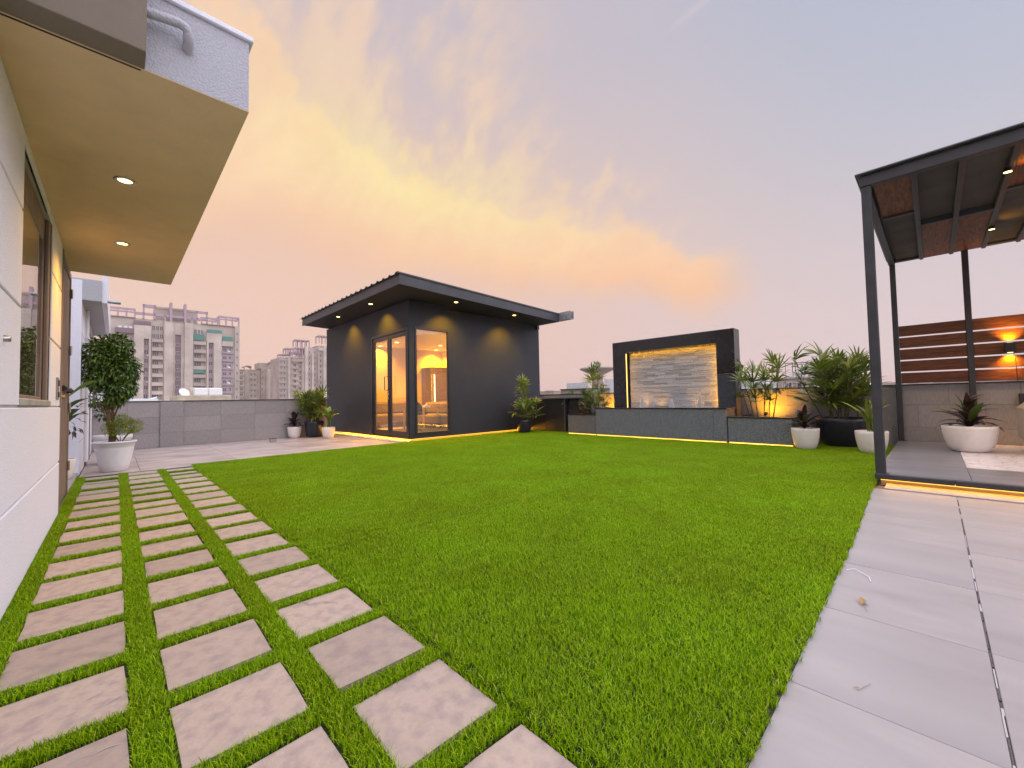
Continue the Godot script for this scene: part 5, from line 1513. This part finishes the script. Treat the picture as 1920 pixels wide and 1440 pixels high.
func tower_a(label: String, group: String) -> Node3D:
	# the big cream block; local x along the front, z towards us, y from our terrace's level
	var t = thing("apartment_tower", label, "apartment block", V(0, 0, 0), 0.0, group)
	var G := -14.0
	part("wall", boxes([[V(-1.7, G, -17), V(26.1, 24.9, 0)], [V(26.1, G, -16), V(27.4, 25.1, 0.6)]]), M.block_cream, t)
	# piers
	var pier = func(x0, x1, y0, y1, d): part("pier", boxes([[V(x0, y0, 0.002), V(x1, y1, d)]], 0.03), M.block_pier, t)
	pier.call(3.3, 5.30, G, 23.0, 1.2); pier.call(6.33, 6.78, G, 19.3, 1.2); pier.call(5.301, 6.78, 19.301, 23.0, 1.2)
	pier.call(9.5, 11.4, G, 24.5, 1.3); pier.call(11.41, 11.94, G, 24.3, 0.5); pier.call(13.27, 13.97, G, 24.3, 0.5); pier.call(13.98, 15.9, G, 24.6, 1.3); pier.call(11.941, 13.269, 21.15, 24.3, 0.5)
	pier.call(19.1, 19.59, G, 19.4, 1.2); pier.call(20.79, 22.76, G, 23.0, 1.2); pier.call(19.1, 20.789, 19.401, 23.0, 1.2)
	part("pier", boxes([[V(22.9, 18.65, 0.002), V(25.7, 21.3, 0.9)], [V(25.75, G, 0.002), V(26.0, 24.6, 0.25)]], 0.02), M.block_pier, t)
	# lilac window strips
	part("recess_wall", boxes([[V(5.305, G, 0.002), V(6.325, 19.295, 0.25)], [V(19.595, G, 0.002), V(20.785, 19.395, 0.25)]]), M.block_lilac, t)
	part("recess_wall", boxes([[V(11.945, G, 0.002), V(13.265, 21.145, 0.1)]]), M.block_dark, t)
	part("recess_wall", boxes([[V(22.9, G, 0.002), V(25.7, 18.64, 0.15)]]), M.block_lilac, t)
	for i in 13:
		var y := 18.2 - 2.43 * i
		windows(t, V(5.82, y, 0.27), 0.9, 1.25)
		windows(t, V(20.19, y - 0.05, 0.27), 0.95, 1.25)
		windows(t, V(12.6, y + 0.1, 0.12), 1.0, 1.0)
		windows(t, V(23.7, y - 0.6, 0.17), 1.0, 1.1)
		windows(t, V(25.0, y - 0.5, 0.17), 0.8, 1.1)
		windows(t, V(26.75, y + 4.5, 0.62), 0.45, 0.85, 1)
		if i < 12: part("ledge", boxes([[V(22.9, y - 1.75, 0.16), V(25.7, y - 1.30, 0.55)]]), M.block_lilac, t)
		# ac units on brackets
		if i % 2 == 0: part("air_conditioner", boxes([[V(24.3, y - 1.28, 0.2), V(25.0, y - 0.78, 0.6)]], 0.03), M.tank_white, t)
		if i % 3 == 1: part("air_conditioner", boxes([[V(5.95, y - 1.15, 0.28), V(6.5, y - 0.75, 0.6)]], 0.03), M.tank_white, t)
	# balcony stacks
	for s in [[6.9, 9.4], [16.0, 19.0], [-1.0, 3.2]]:
		part("recess_wall", boxes([[V(s[0], G, 0.002), V(s[1], 19.6 if s[0] > 0 else 17.6, 0.06)]]), M.block_recess, t)
		for i in 13:
			var y := 19.13 - 2.42 * i
			if s[0] < 0: y = 17.9 - 2.42 * i
			part("balcony", boxes([[V(s[0], y - 0.42, 0.9), V(s[1], y + 0.42, 1.02)], [V(s[0], y - 0.55, 0.07), V(s[1], y - 0.42, 1.02)]]), M.block_cream, t)
			windows(t, V((s[0] + s[1]) / 2 - 0.4, y + 1.15, 0.09), (s[1] - s[0]) * 0.55, 1.35, 3)
			part("railing", boxes([[V(s[0], y + 0.75, 0.98), V(s[1], y + 0.79, 1.01)], [V(s[0] + 0.8, y + 0.42, 0.98), V(s[0] + 0.83, y + 0.75, 1.0)], [V(s[1] - 0.8, y + 0.42, 0.98), V(s[1] - 0.77, y + 0.75, 1.0)]]), M.block_dark, t)
		part("balcony_wing_wall", boxes([[V(s[1] - 0.12, G, 0.07), V(s[1], 19.5 if s[0] > 0 else 17.5, 1.0)], [V(s[0], G, 0.07), V(s[0] + 0.1, 19.5 if s[0] > 0 else 17.5, 1.0)]]), M.block_cream, t)
	# glazed top rooms, teal blinds
	for x in [7.35, 8.15, 8.95]: windows(t, V(x, 22.6, 0.02), 0.75, 1.3)
	for x in [7.35, 8.15, 8.95]: windows(t, V(x, 20.4, 0.3), 0.75, 1.2)
	for x in [16.55, 17.35, 18.15]: windows(t, V(x, 22.5, 0.02), 0.7, 1.3)
	part("blind", boxes([[V(16.05, 20.0, 0.3), V(18.6, 21.75, 0.42)]]), M.teal, t)
	part("blind", boxes([[V(16.05, 10.2, 0.8), V(18.7, 11.55, 0.88)]]), M.teal, t)
	part("blind", boxes([[V(19.1, 22.4, 1.205), V(22.8, 23.3, 1.3)]]), M.teal, t)
	part("blind", boxes([[V(22.9, 20.3, 0.905), V(25.6, 21.6, 0.98)]]), M.teal, t)
	# ducts and ac clutter on the set-back roof at the left
	part("roof_terrace", boxes([[V(-0.4, 20.6, 0.1), V(3.2, 21.9, 1.1)], [V(3.2, 23.1, 0.3), V(6.7, 24.1, 1.3)]]), M.block_dark, t)
	for x in [0.2, 1.3, 2.3]: part("air_conditioner", boxes([[V(x, 21.9, 0.3), V(x + 0.7, 22.4, 0.8)]], 0.04), M.tank_white, t)
	# penthouse, fins and the lilac roof frame
	part("penthouse", boxes([[V(7.6, 24.9, -9), V(16.8, 28.4, -1.5)], [V(7.6, 28.4, -9.2), V(16.8, 29.0, -1.3)]], 0.03), M.block_cream, t)
	part("roof_fin", boxes([[V(10.7, 24.6, -2.0), V(11.25, 30.1, 0.9)], [V(13.85, 24.6, -2.0), V(14.4, 30.1, 0.9)]], 0.03), M.block_lilac, t)
	var bar = func(x0, x1, y0, y1, z0 := 0.0, z1 := 0.5): part("roof_frame", boxes([[V(x0, y0, z0), V(x1, y1, z1)]], 0.02), M.block_lilac, t)
	for f in [[-1.7, 3.6, 24.9, 27.4], [17.8, 22.0, 24.9, 27.0], [22.1, 27.4, 24.9, 27.9]]:
		bar.call(f[0], f[1], f[3] - 0.5, f[3]); bar.call(f[0], f[1], f[3] - 1.15, f[3] - 0.8); bar.call(f[0], f[1], 24.9, 25.1)
		for k in 4:
			var x: float = lerpf(f[0], f[1] - 0.35, k / 3.0)
			bar.call(x, x + 0.35, 24.9, f[3], 0.002, 0.49)
		bar.call(f[0], f[0] + 0.3, f[3] - 0.5, f[3], -5.0, -0.001)
		bar.call(f[1] - 0.3, f[1], f[3] - 0.5, f[3], -5.0, -0.001)
	bar.call(3.5, 19.0, 25.9, 26.6); bar.call(5.0, 7.7, 28.0, 28.9); bar.call(16.6, 19.4, 27.9, 28.6); bar.call(5.0, 5.4, 24.9, 28.9); bar.call(7.3, 7.7, 24.9, 28.9); bar.call(19.0, 19.4, 24.9, 28.6); bar.call(16.6, 17.0, 24.9, 28.6)
	bar.call(9.5, 9.9, 24.6, 26.6); bar.call(15.5, 15.9, 24.6, 26.6)
	return t

func slim_tower(called, label, at: Vector3, w: float, top: float, m, opt := {}) -> Node3D:
	# a tower with window columns, a balcony stack and a lilac crown; x along the front, faces +z
	var t = thing(called, label, "apartment block", at, opt.get("turn", 0.0), opt.get("group", ""))
	var dp: float = opt.get("depth", 14.0)
	part("wall", boxes([[V(0, -14, -dp), V(w, top, 0)]], 0.05), m, t)
	var fl: float = opt.get("floor", 2.9)
	var n := int((top + 3.0) / fl)
	for cx in opt.get("cols", []):
		for i in n:
			windows(t, V(cx, top - 2.2 - fl * i, 0.02), opt.get("ww", 0.8), 1.3, 1)
			if opt.get("shade", true): part("window_hood", boxes([[V(cx - 0.6, top - 1.42 - fl * i, 0.01), V(cx + 0.6, top - 1.32 - fl * i, 0.45)]]), m, t)
	for s in opt.get("stacks", []):
		part("recess_wall", boxes([[V(s[0], -14, 0.003), V(s[1], top - 1.2, 0.05)]]), M.block_recess, t)
		for i in n:
			var y: float = top - 2.9 - fl * i
			part("balcony", boxes([[V(s[0], y, 0.9), V(s[1], y + 0.95, 1.05)], [V(s[0], y - 0.15, 0.06), V(s[1], y, 1.05)]]), m, t)
			windows(t, V((s[0] + s[1]) / 2, y + 1.5, 0.08), (s[1] - s[0]) * 0.6, 1.2, 2)
	for pp in opt.get("piers", []):
		part("pier", boxes([[V(pp[0], -14, 0.003), V(pp[1], top + pp[2], pp[3])]], 0.03), M.block_pier if not opt.has("pm") else opt.pm, t)
	if opt.has("crown"):
		for c in opt.crown:
			var x0: float = c[0]; var x1: float = c[1]; var y0: float = c[2]; var y1: float = c[3]
			part("roof_frame", boxes([[V(x0, y1 - 0.5, -4.5), V(x1, y1, 0.2)]], 0.03), M.block_lilac, t)
			for k in 4:
				var x := lerpf(x0, x1 - 0.35, k / 3.0)
				part("roof_post", boxes([[V(x, y0, -0.2), V(x + 0.35, y1 - 0.5, 0.19)]]), M.block_lilac, t)
				part("roof_post", boxes([[V(x, y0, -4.4), V(x + 0.35, y1 - 0.5, -4.0)]]), M.block_lilac, t)
	return t

func arch_roof(t, x0: float, x1: float, y0: float, rise: float, z0: float, z1: float, m):
	var b = B()
	var n := 12
	var half := (x1 - x0) / 2
	for i in n:
		var a0 := PI * i / n; var a1 := PI * (i + 1) / n
		var p0 := V(x0 + half - cos(a0) * half, y0 + sin(a0) * rise, z1); var p1 := V(x0 + half - cos(a1) * half, y0 + sin(a1) * rise, z1)
		var q0 := V(p0.x, p0.y, z0); var q1 := V(p1.x, p1.y, z0)
		b.quad(p0, p1, q1, q0)
		b.quad(q0 - V(0, 0.4, 0), q1 - V(0, 0.4, 0), p1 - V(0, 0.4, 0), p0 - V(0, 0.4, 0))
		b.quad(p0 - V(0, 0.4, 0), p1 - V(0, 0.4, 0), p1, p0)
		b.quad(q0, q1, q1 - V(0, 0.4, 0), q0 - V(0, 0.4, 0))
	part("arched_roof", b, m, t)

func build_city():
	var ta = tower_a("tall cream apartment tower with lilac roof frame and teal blinds beyond the patio parapet", "")
	ta.position = V(0, 0, -150)
	# its sister block past the house, which the glass door mirrors
	var tb = ta.duplicate()
	tb.name = "apartment_tower_001"
	add_child(tb, true)
	tb.position = V(-116, 2, -150)
	tb.rotation.y = 0.30
	tag(tb, "sister cream apartment tower hidden behind the house and mirrored in the glass door", "apartment block")
	# block with arched roofs, two parts
	var b1 = slim_tower("arched_block", "lower tan apartment block with a small arched roof, left of its taller twin", V(46.0, 0, -260), 11.4, 19.3, M.block_tan, {"cols": [7.2, 8.9], "stacks": [[1.3, 3.8]], "ww": 0.9, "floor": 2.95, "piers": [[4.2, 6.2, 0.0, 0.4], [10.2, 11.3, 0.6, 0.5]], "pm": M.block_tan})
	part("roof_edge", boxes([[V(-0.3, 19.3, -14), V(11.6, 19.9, 0.4)]], 0.03), M.block_tan, b1)
	arch_roof(b1, 3.7, 7.3, 21.2, 0.9, -6, 0.3, M.block_tan)
	part("roof_post", boxes([[V(3.8, 19.9, -1.0), V(4.2, 21.2, 0.2)], [V(6.8, 19.9, -1.0), V(7.2, 21.2, 0.2)]]), M.block_tan, b1)
	var b2 = slim_tower("arched_block", "taller tan apartment block with a wide arched gable between the towers", V(57.5, 0, -258), 9.6, 20.4, M.block_tan, {"cols": [0.5, 9.1], "ww": 0.7, "floor": 3.1, "stacks": [[6.0, 8.2]], "piers": [[2.2, 2.9, 0.0, 1.6], [5.2, 5.9, 0.0, 1.6]], "pm": M.block_tan})
	part("recess_wall", boxes([[V(2.91, -14, 0.003), V(5.19, 20.3, 0.3)]]), M.block_recess, b2)
	part("attic", boxes([[V(-1.2, 20.4, -10), V(3.2, 23.6, -0.2)], [V(3.0, 20.4, -9), V(8.4, 22.6, 0.3)]], 0.04), M.block_tan, b2)
	arch_roof(b2, 2.8, 8.6, 22.6, 2.2, -9.2, 0.6, M.block_tan)
	part("gable", boxes([[V(4.0, 22.6, -8.0), V(7.4, 24.0, -0.1)]]), M.block_tan, b2)
	# the stepped pinkish towers right of them
	slim_tower("stepped_tower", "narrow pale pink tower, lowest and leftmost step of the pink group", V(51.4, 0, -200), 4.4, 21.3, M.block_pink, {"cols": [0.8, 2.2], "ww": 0.55, "floor": 2.5, "piers": [[3.5, 4.4, 0.2, 0.8]], "crown": [[0.4, 4.2, 21.3, 22.9]]})
	var c2 = slim_tower("stepped_tower", "pale pink tower with a rounded balcony stack, second step of the pink group", V(55.8, 0, -199), 5.3, 21.8, M.block_pink, {"cols": [3.9], "ww": 0.7, "floor": 2.45, "stacks": [[0.7, 2.7]], "piers": [[4.6, 5.3, 1.2, 0.7]], "crown": [[-2.0, 1.2, 22.5, 25.6], [0.4, 4.4, 21.8, 24.0]]})
	part("round_room", boxes([[V(0.2, 19.4, 0.06), V(4.6, 21.0, 1.5)], [V(0.0, 21.0, -2.0), V(4.8, 21.4, 1.7)]], 0.2), M.block_pink, c2)
	slim_tower("stepped_tower", "pale pink tower with dark drainpipe and lilac roof frames, third step of the pink group", V(61.1, 0, -198), 5.6, 26.2, M.block_pink, {"cols": [2.2, 4.6], "ww": 0.6, "floor": 2.5, "shade": false, "piers": [[0.2, 1.4, 0.4, 0.8], [3.1, 3.9, -2.8, 0.9]], "crown": [[-3.6, 2.4, 26.2, 29.6], [-3.4, 0.6, 23.0, 26.0]]})
	var c4 = slim_tower("stepped_tower", "pale pink tower partly behind the garden room, highest step of the pink group", V(66.7, 0, -197), 9.0, 27.4, M.block_pink, {"cols": [1.2, 4.3], "ww": 0.7, "floor": 2.5, "piers": [[2.2, 3.4, 0.0, 0.8], [5.2, 6.4, 0.0, 0.8]], "crown": [[0.4, 8.8, 28.6, 32.2]]})
	part("recess_wall", boxes([[V(0.2, 25.0, 0.01), V(2.2, 26.2, 0.7)]]), M.block_recess, c4)
	# nearer roofs over the parapet
	var cr = thing("stair_roof", "cream flat roof with white tanks on it just past the patio parapet", "building", V(3.4, 0, -27.5))
	part("wall", boxes([[V(-1.0, -14, -4.4), V(1.2, 0.98, -0.6)]]), M.brick_house, cr)
	part("roof_slab", boxes([[V(-1.05, 0.985, -4.8), V(1.25, 1.44, 0)]], 0.02), M.cream_low, cr)
	part("tank_plinth", boxes([[V(-0.42, 1.441, -2.4), V(1.0, 1.9, -1.5)]], 0.02), M.cream_low, cr)
	for x in [[-0.3, 0.31], [0.325, 0.96]]:
		solo("water_tank", boxes([[V(x[0], 1.442, -1.4), V(x[1], 1.84, -0.7)]], 0.04), M.tank_white, "white square tank on the cream roof, %s of the pair" % ("nearer the dish" if x[0] < 0 else "farther from the dish"), "water tank", V(3.4, 0, -27.5))
	var pf = thing("pipe_frame", "thin white pipe frame beside the white tanks on the cream roof", "pipe", V(2.92, 1.44, -28.3))
	var pb = B()
	pb.tube([V(0, 0, 0), V(0, 0.42, 0), V(0.25, 0.42, 0)], [0.012, 0.012, 0.012], 6)
	part("pipe", pb, M.white_low, pf)
	var ds = B()
	for i in 4:
		var r0 = 0.26 * i / 4.0; var r1 = 0.26 * (i + 1) / 4.0
		ds.lathe([Vector2(r1, r1 * r1 * 1.1), Vector2(r0, r0 * r0 * 1.1)], 20)
	ds.lathe([Vector2(0.0, -0.01), Vector2(0.26, 0.065)], 20)
	var dsh = thing("satellite_dish", "white satellite dish tilted on the cream roof beside the tanks", "satellite dish", V(2.62, 1.58, -28.2))
	part("dish", ds, M.tank_white, dsh, Vector3.ZERO, Basis(Vector3.RIGHT, 1.0) * Basis(Vector3.BACK, -0.4))
	part("mast", boxes([[V(-0.02, -0.14, -0.06), V(0.02, 0.02, -0.02)]]), M.steel, dsh)
	var wl = thing("roof_hut", "low white flat-roofed hut behind the potted ficus past the parapet", "building", V(1.1, 0, -25.5))
	part("wall", boxes([[V(-0.9, -14, -3.0), V(0.33, 1.25, 0)]], 0.02), M.white_low, wl)
	part("opening", boxes([[V(-0.72, 1.0, 0.002), V(-0.45, 1.14, 0.01)], [V(-0.38, 1.0, 0.002), V(-0.12, 1.14, 0.01)]]), M.block_dark, wl)
	var pp = B()
	pp.tube([V(0.1, 1.25, -0.5), V(0.32, 1.33, -0.4)], [0.03, 0.03], 8)
	part("vent_pipe", pp, M.tank_white, wl)
	var lw = thing("neighbour_house", "pale neighbouring house with small windows behind the ficus trunk", "house", V(-2.5, 0, -34))
	part("wall", boxes([[V(-3, -14, -6), V(3.0, 1.9, 0)], [V(-3.2, 1.9, -6.2), V(3.2, 2.1, 0.2)]]), M.white_low, lw)
	for x in [0.3, 1.4, 2.4]: windows(lw, V(x, 1.4, 0.02), 0.6, 0.8, 2)
	var tk = thing("horizontal_tank", "long white rounded tank with railing just over the parapet by the navy pot", "water tank", V(11.2, 1.05, -28.0))
	var tkb = B()
	tkb.tube([V(-0.85, 0, 0), V(-0.8, 0, 0), V(-0.6, 0, 0), V(0.75, 0, 0), V(0.85, 0, 0)], [0.16, 0.34, 0.42, 0.42, 0.3], 20)
	part("tank", tkb, M.tank_white, tk)
	var tr = B()
	for y in [0.02, 0.14, 0.26]: tr.tube([V(-2.2, y - 0.25, 0.6), V(0.4, y - 0.25, 0.6)], [0.012, 0.012], 5)
	for x in [-2.2, -1.5, -0.8, 0.3]: tr.tube([V(x, -0.4, 0.6), V(x, 0.05, 0.6)], [0.012, 0.012], 5)
	part("railing", tr, M.block_dark, tk)
	part("drum", boxes([[V(-0.95, -0.35, 0.3), V(-0.55, 0.05, 0.58)]], 0.08), M.blue_box, tk)
	part("chimney_pipe", boxes([[V(-1.55, -0.4, 0.2), V(-1.25, 0.55, 0.5)]], 0.05), M.tank_white, tk)
	part("roof", boxes([[V(-4, -15, -4), V(3, -0.42, 1.0)]]), M.brick_house, tk)

	# right of the garden room: glass room, water tower
	var gr = thing("glass_roof_room", "small glazed rooftop room above a grey wall, behind the counter's shrubs", "building", V(12.0, 0, -9.0))
	part("wall", boxes([[V(0, -14, -0.75), V(3, 1.2, 0.4)]]), M.tower_concrete, gr)
	part("wall_top", boxes([[V(-0.03, 1.2, -0.78), V(3.0, 1.225, 0.43)]]), M.coping, gr)
	for i in 4: part("glass_panel", boxes([[V(0.1, 1.226, -0.55 + i * 0.25), V(0.115, 1.44, -0.55 + i * 0.25 + 0.24)]]), M.tank_white, gr)
	var wb = thing("white_roof_block", "plain white rooftop block behind the left planter palm", "building", V(13.5, 0, -8.2))
	part("wall", boxes([[V(0, -14, -0.6), V(3, 1.6, 0.75)]], 0.01), M.white_low, wb)
	var wt = thing("water_tower", "mushroom-shaped concrete water tower on the horizon behind the planter palm", "water tower", V(120, 0, -81))
	var w1 = B()
	w1.lathe([Vector2(2.4, -14), Vector2(1.75, 3), Vector2(1.75, 8.2), Vector2(2.6, 8.9), Vector2(5.6, 10.3), Vector2(5.9, 10.5)], 28)
	part("shaft", w1, M.tower_concrete, wt)
	var w2 = B()
	w2.lathe([Vector2(5.9, 10.45), Vector2(6.05, 10.5), Vector2(6.05, 11.0), Vector2(5.7, 11.15), Vector2(3.0, 11.9), Vector2(0.0, 12.2)], 28)
	part("bowl_roof", w2, M.tower_concrete, wt)
	part("roof_hatch", boxes([[V(-0.8, 12.0, -0.6), V(-0.4, 13.0, 0.6)], [V(0.4, 12.0, -0.6), V(0.8, 13.0, 0.6)], [V(-0.9, 13.0, -0.7), V(0.9, 13.15, 0.7)]]), M.tower_concrete, wt)

	# house with roof tanks and dishes, right of the fountain
	var hs = thing("roof_house", "pinkish rendered house with white-framed windows and rooftop tanks right of the fountain", "house", V(40, 0, -7.5))
	var QB := Basis(Vector3.UP, -PI / 2)       # fronts face -x
	part("wall", boxes([[V(0, -14, -1.65), V(8, 2.10, 0.68)], [V(-0.12, 2.10, -1.75), V(8, 2.22, 0.70)]]), M.brick_house, hs)
	part("white_wing", boxes([[V(-0.3, -14, 0.71), V(7, 2.16, 1.55)]]), M.white_low, hs)
	windows(hs, V(-0.03, 1.45, -0.88), 0.62, 0.75, 2, QB); windows(hs, V(-0.03, 1.45, -0.1), 0.42, 0.75, 1, QB); windows(hs, V(-0.03, 1.45, -1.15), 0.3, 0.75, 1, QB)
	part("stair_room", boxes([[V(0.6, 2.221, 0.35), V(3, 2.9, 1.4)]]), M.block_tan, hs)
	var fm = B()
	for p in [V(0.1, 0, -1.05), V(0.1, 0, -0.55), V(0.1, 0, 0.05), V(0.1, 0, 0.65), V(0.1, 0, 1.25), V(2.5, 0, -1.05), V(2.5, 0, 1.25)]:
		fm.tube([p + V(0, 2.22, 0), p + V(0, 3.36, 0)], [0.022, 0.022], 5)
	fm.span(V(0.06, 3.36, -1.1), V(0.14, 3.42, 1.3)); fm.span(V(2.46, 3.36, -1.1), V(2.54, 3.42, 1.3))
	part("pipe_frame", fm, M.block_dark, hs)
	for s in [[-0.72, 0.19, 0.56, "steel tank on the pinkish house roof, leftmost of three", M.tank_white], [-0.22, 0.22, 0.5, "darker ribbed tank on the pinkish house roof, middle of three", M.tank], [0.2, 0.19, 0.55, "pale round tank on the pinkish house roof, rightmost of three", M.tank_white]]:
		var b = B()
		b.lathe([Vector2(s[1] * 0.96, 0), Vector2(s[1], 0.05), Vector2(s[1] * 0.97, 0.15), Vector2(s[1], 0.25), Vector2(s[1] * 0.97, s[2] - 0.05), Vector2(s[1] * 0.4, s[2]), Vector2(0, s[2])], 20)
		solo("roof_tank", b, s[4], s[3], "water tank", V(40.6, 2.221, -7.5 + s[0]))
	var db = thing("dish_rack", "thin rooftop rack of rails above the pinkish house", "rack", V(41, 3.4, -6.6))
	part("rail", boxes([[V(0, 0.16, -0.55), V(0.04, 0.20, 0.6)], [V(0, 0.0, -0.55), V(0.04, 0.03, 0.6)], [V(0, -0.6, 0.55), V(0.04, 0.16, 0.59)], [V(0, -0.6, -0.3), V(0.04, 0.16, -0.27)]]), M.block_lilac, db)
	for s in [[-0.18, 0.16, "leftmost"], [0.2, 0.14, "middle"], [0.52, 0.15, "rightmost"]]:
		var b = B()
		b.lathe([Vector2(s[1], s[1] * 0.3), Vector2(s[1] * 0.6, s[1] * 0.1), Vector2(0, 0)], 18)
		b.lathe([Vector2(0, -0.01), Vector2(s[1], s[1] * 0.28)], 18)
		b.tube([V(0, 0, 0), V(0.02, -0.1, 0.1)], [0.02, 0.02], 5)
		var d = solo("satellite_dish", b, M.tank, "small grey satellite dish on the rooftop rack, %s of three" % s[2], "satellite dish", V(41.0, 3.75, -6.6 + s[0]), "dishes on the rooftop rack")
		d.basis = Basis(Vector3.BACK, 1.1) * Basis(Vector3.UP, s[0])
	var sw = thing("tin_roof_house", "low white wall with dark tin roof right beside the fountain frame", "house", V(40, 0, -11.4))
	part("wall", boxes([[V(0, -14, -0.9), V(5, 2.0, 1.2)]]), M.white_low, sw)
	part("tin_roof", boxes([[V(-0.4, 2.15, -1.1), V(5, 2.24, 0.3)]]), M.block_dark, sw)
	# low houses far off, just over the wall
	var r := RandomNumberGenerator.new()
	r.seed = 31
	for i in 64:
		var az := deg_to_rad(r.randf_range(76.0, 99.0) if i < 40 else r.randf_range(46.0, 74.0))
		var d := r.randf_range(70.0, 240.0)
		var top := 0.9 + d * r.randf_range(0.004, 0.017)
		var h = thing("distant_house", "small flat-roofed house far off along the horizon", "house", V(sin(az) * d, 0, -cos(az) * d), -r.randf_range(1.2, 1.9), "far low houses on the horizon")
		var w := r.randf_range(4.0, 9.0)
		var m = [M.white_low, M.brick_house, M.block_tan, M.tank_white, M.block_pink][r.randi_range(0, 4)]
		part("wall", boxes([[V(-w / 2, -14, -5), V(w / 2, top, 0)], [V(-w / 2 - 0.15, top, -5.1), V(w / 2 + 0.15, top + 0.25, 0.1)]]), m, h)
		part("stair_hut", boxes([[V(-w * 0.3, top + 0.25, -3.5), V(-w * 0.05, top + 1.1 * r.randf_range(0.4, 1.0), -1.5)]]), m, h)
		for k in 3: windows(h, V(lerpf(-w * 0.35, w * 0.35, k / 2.0), top - 1.2, 0.02), 0.9, 1.0, 2)
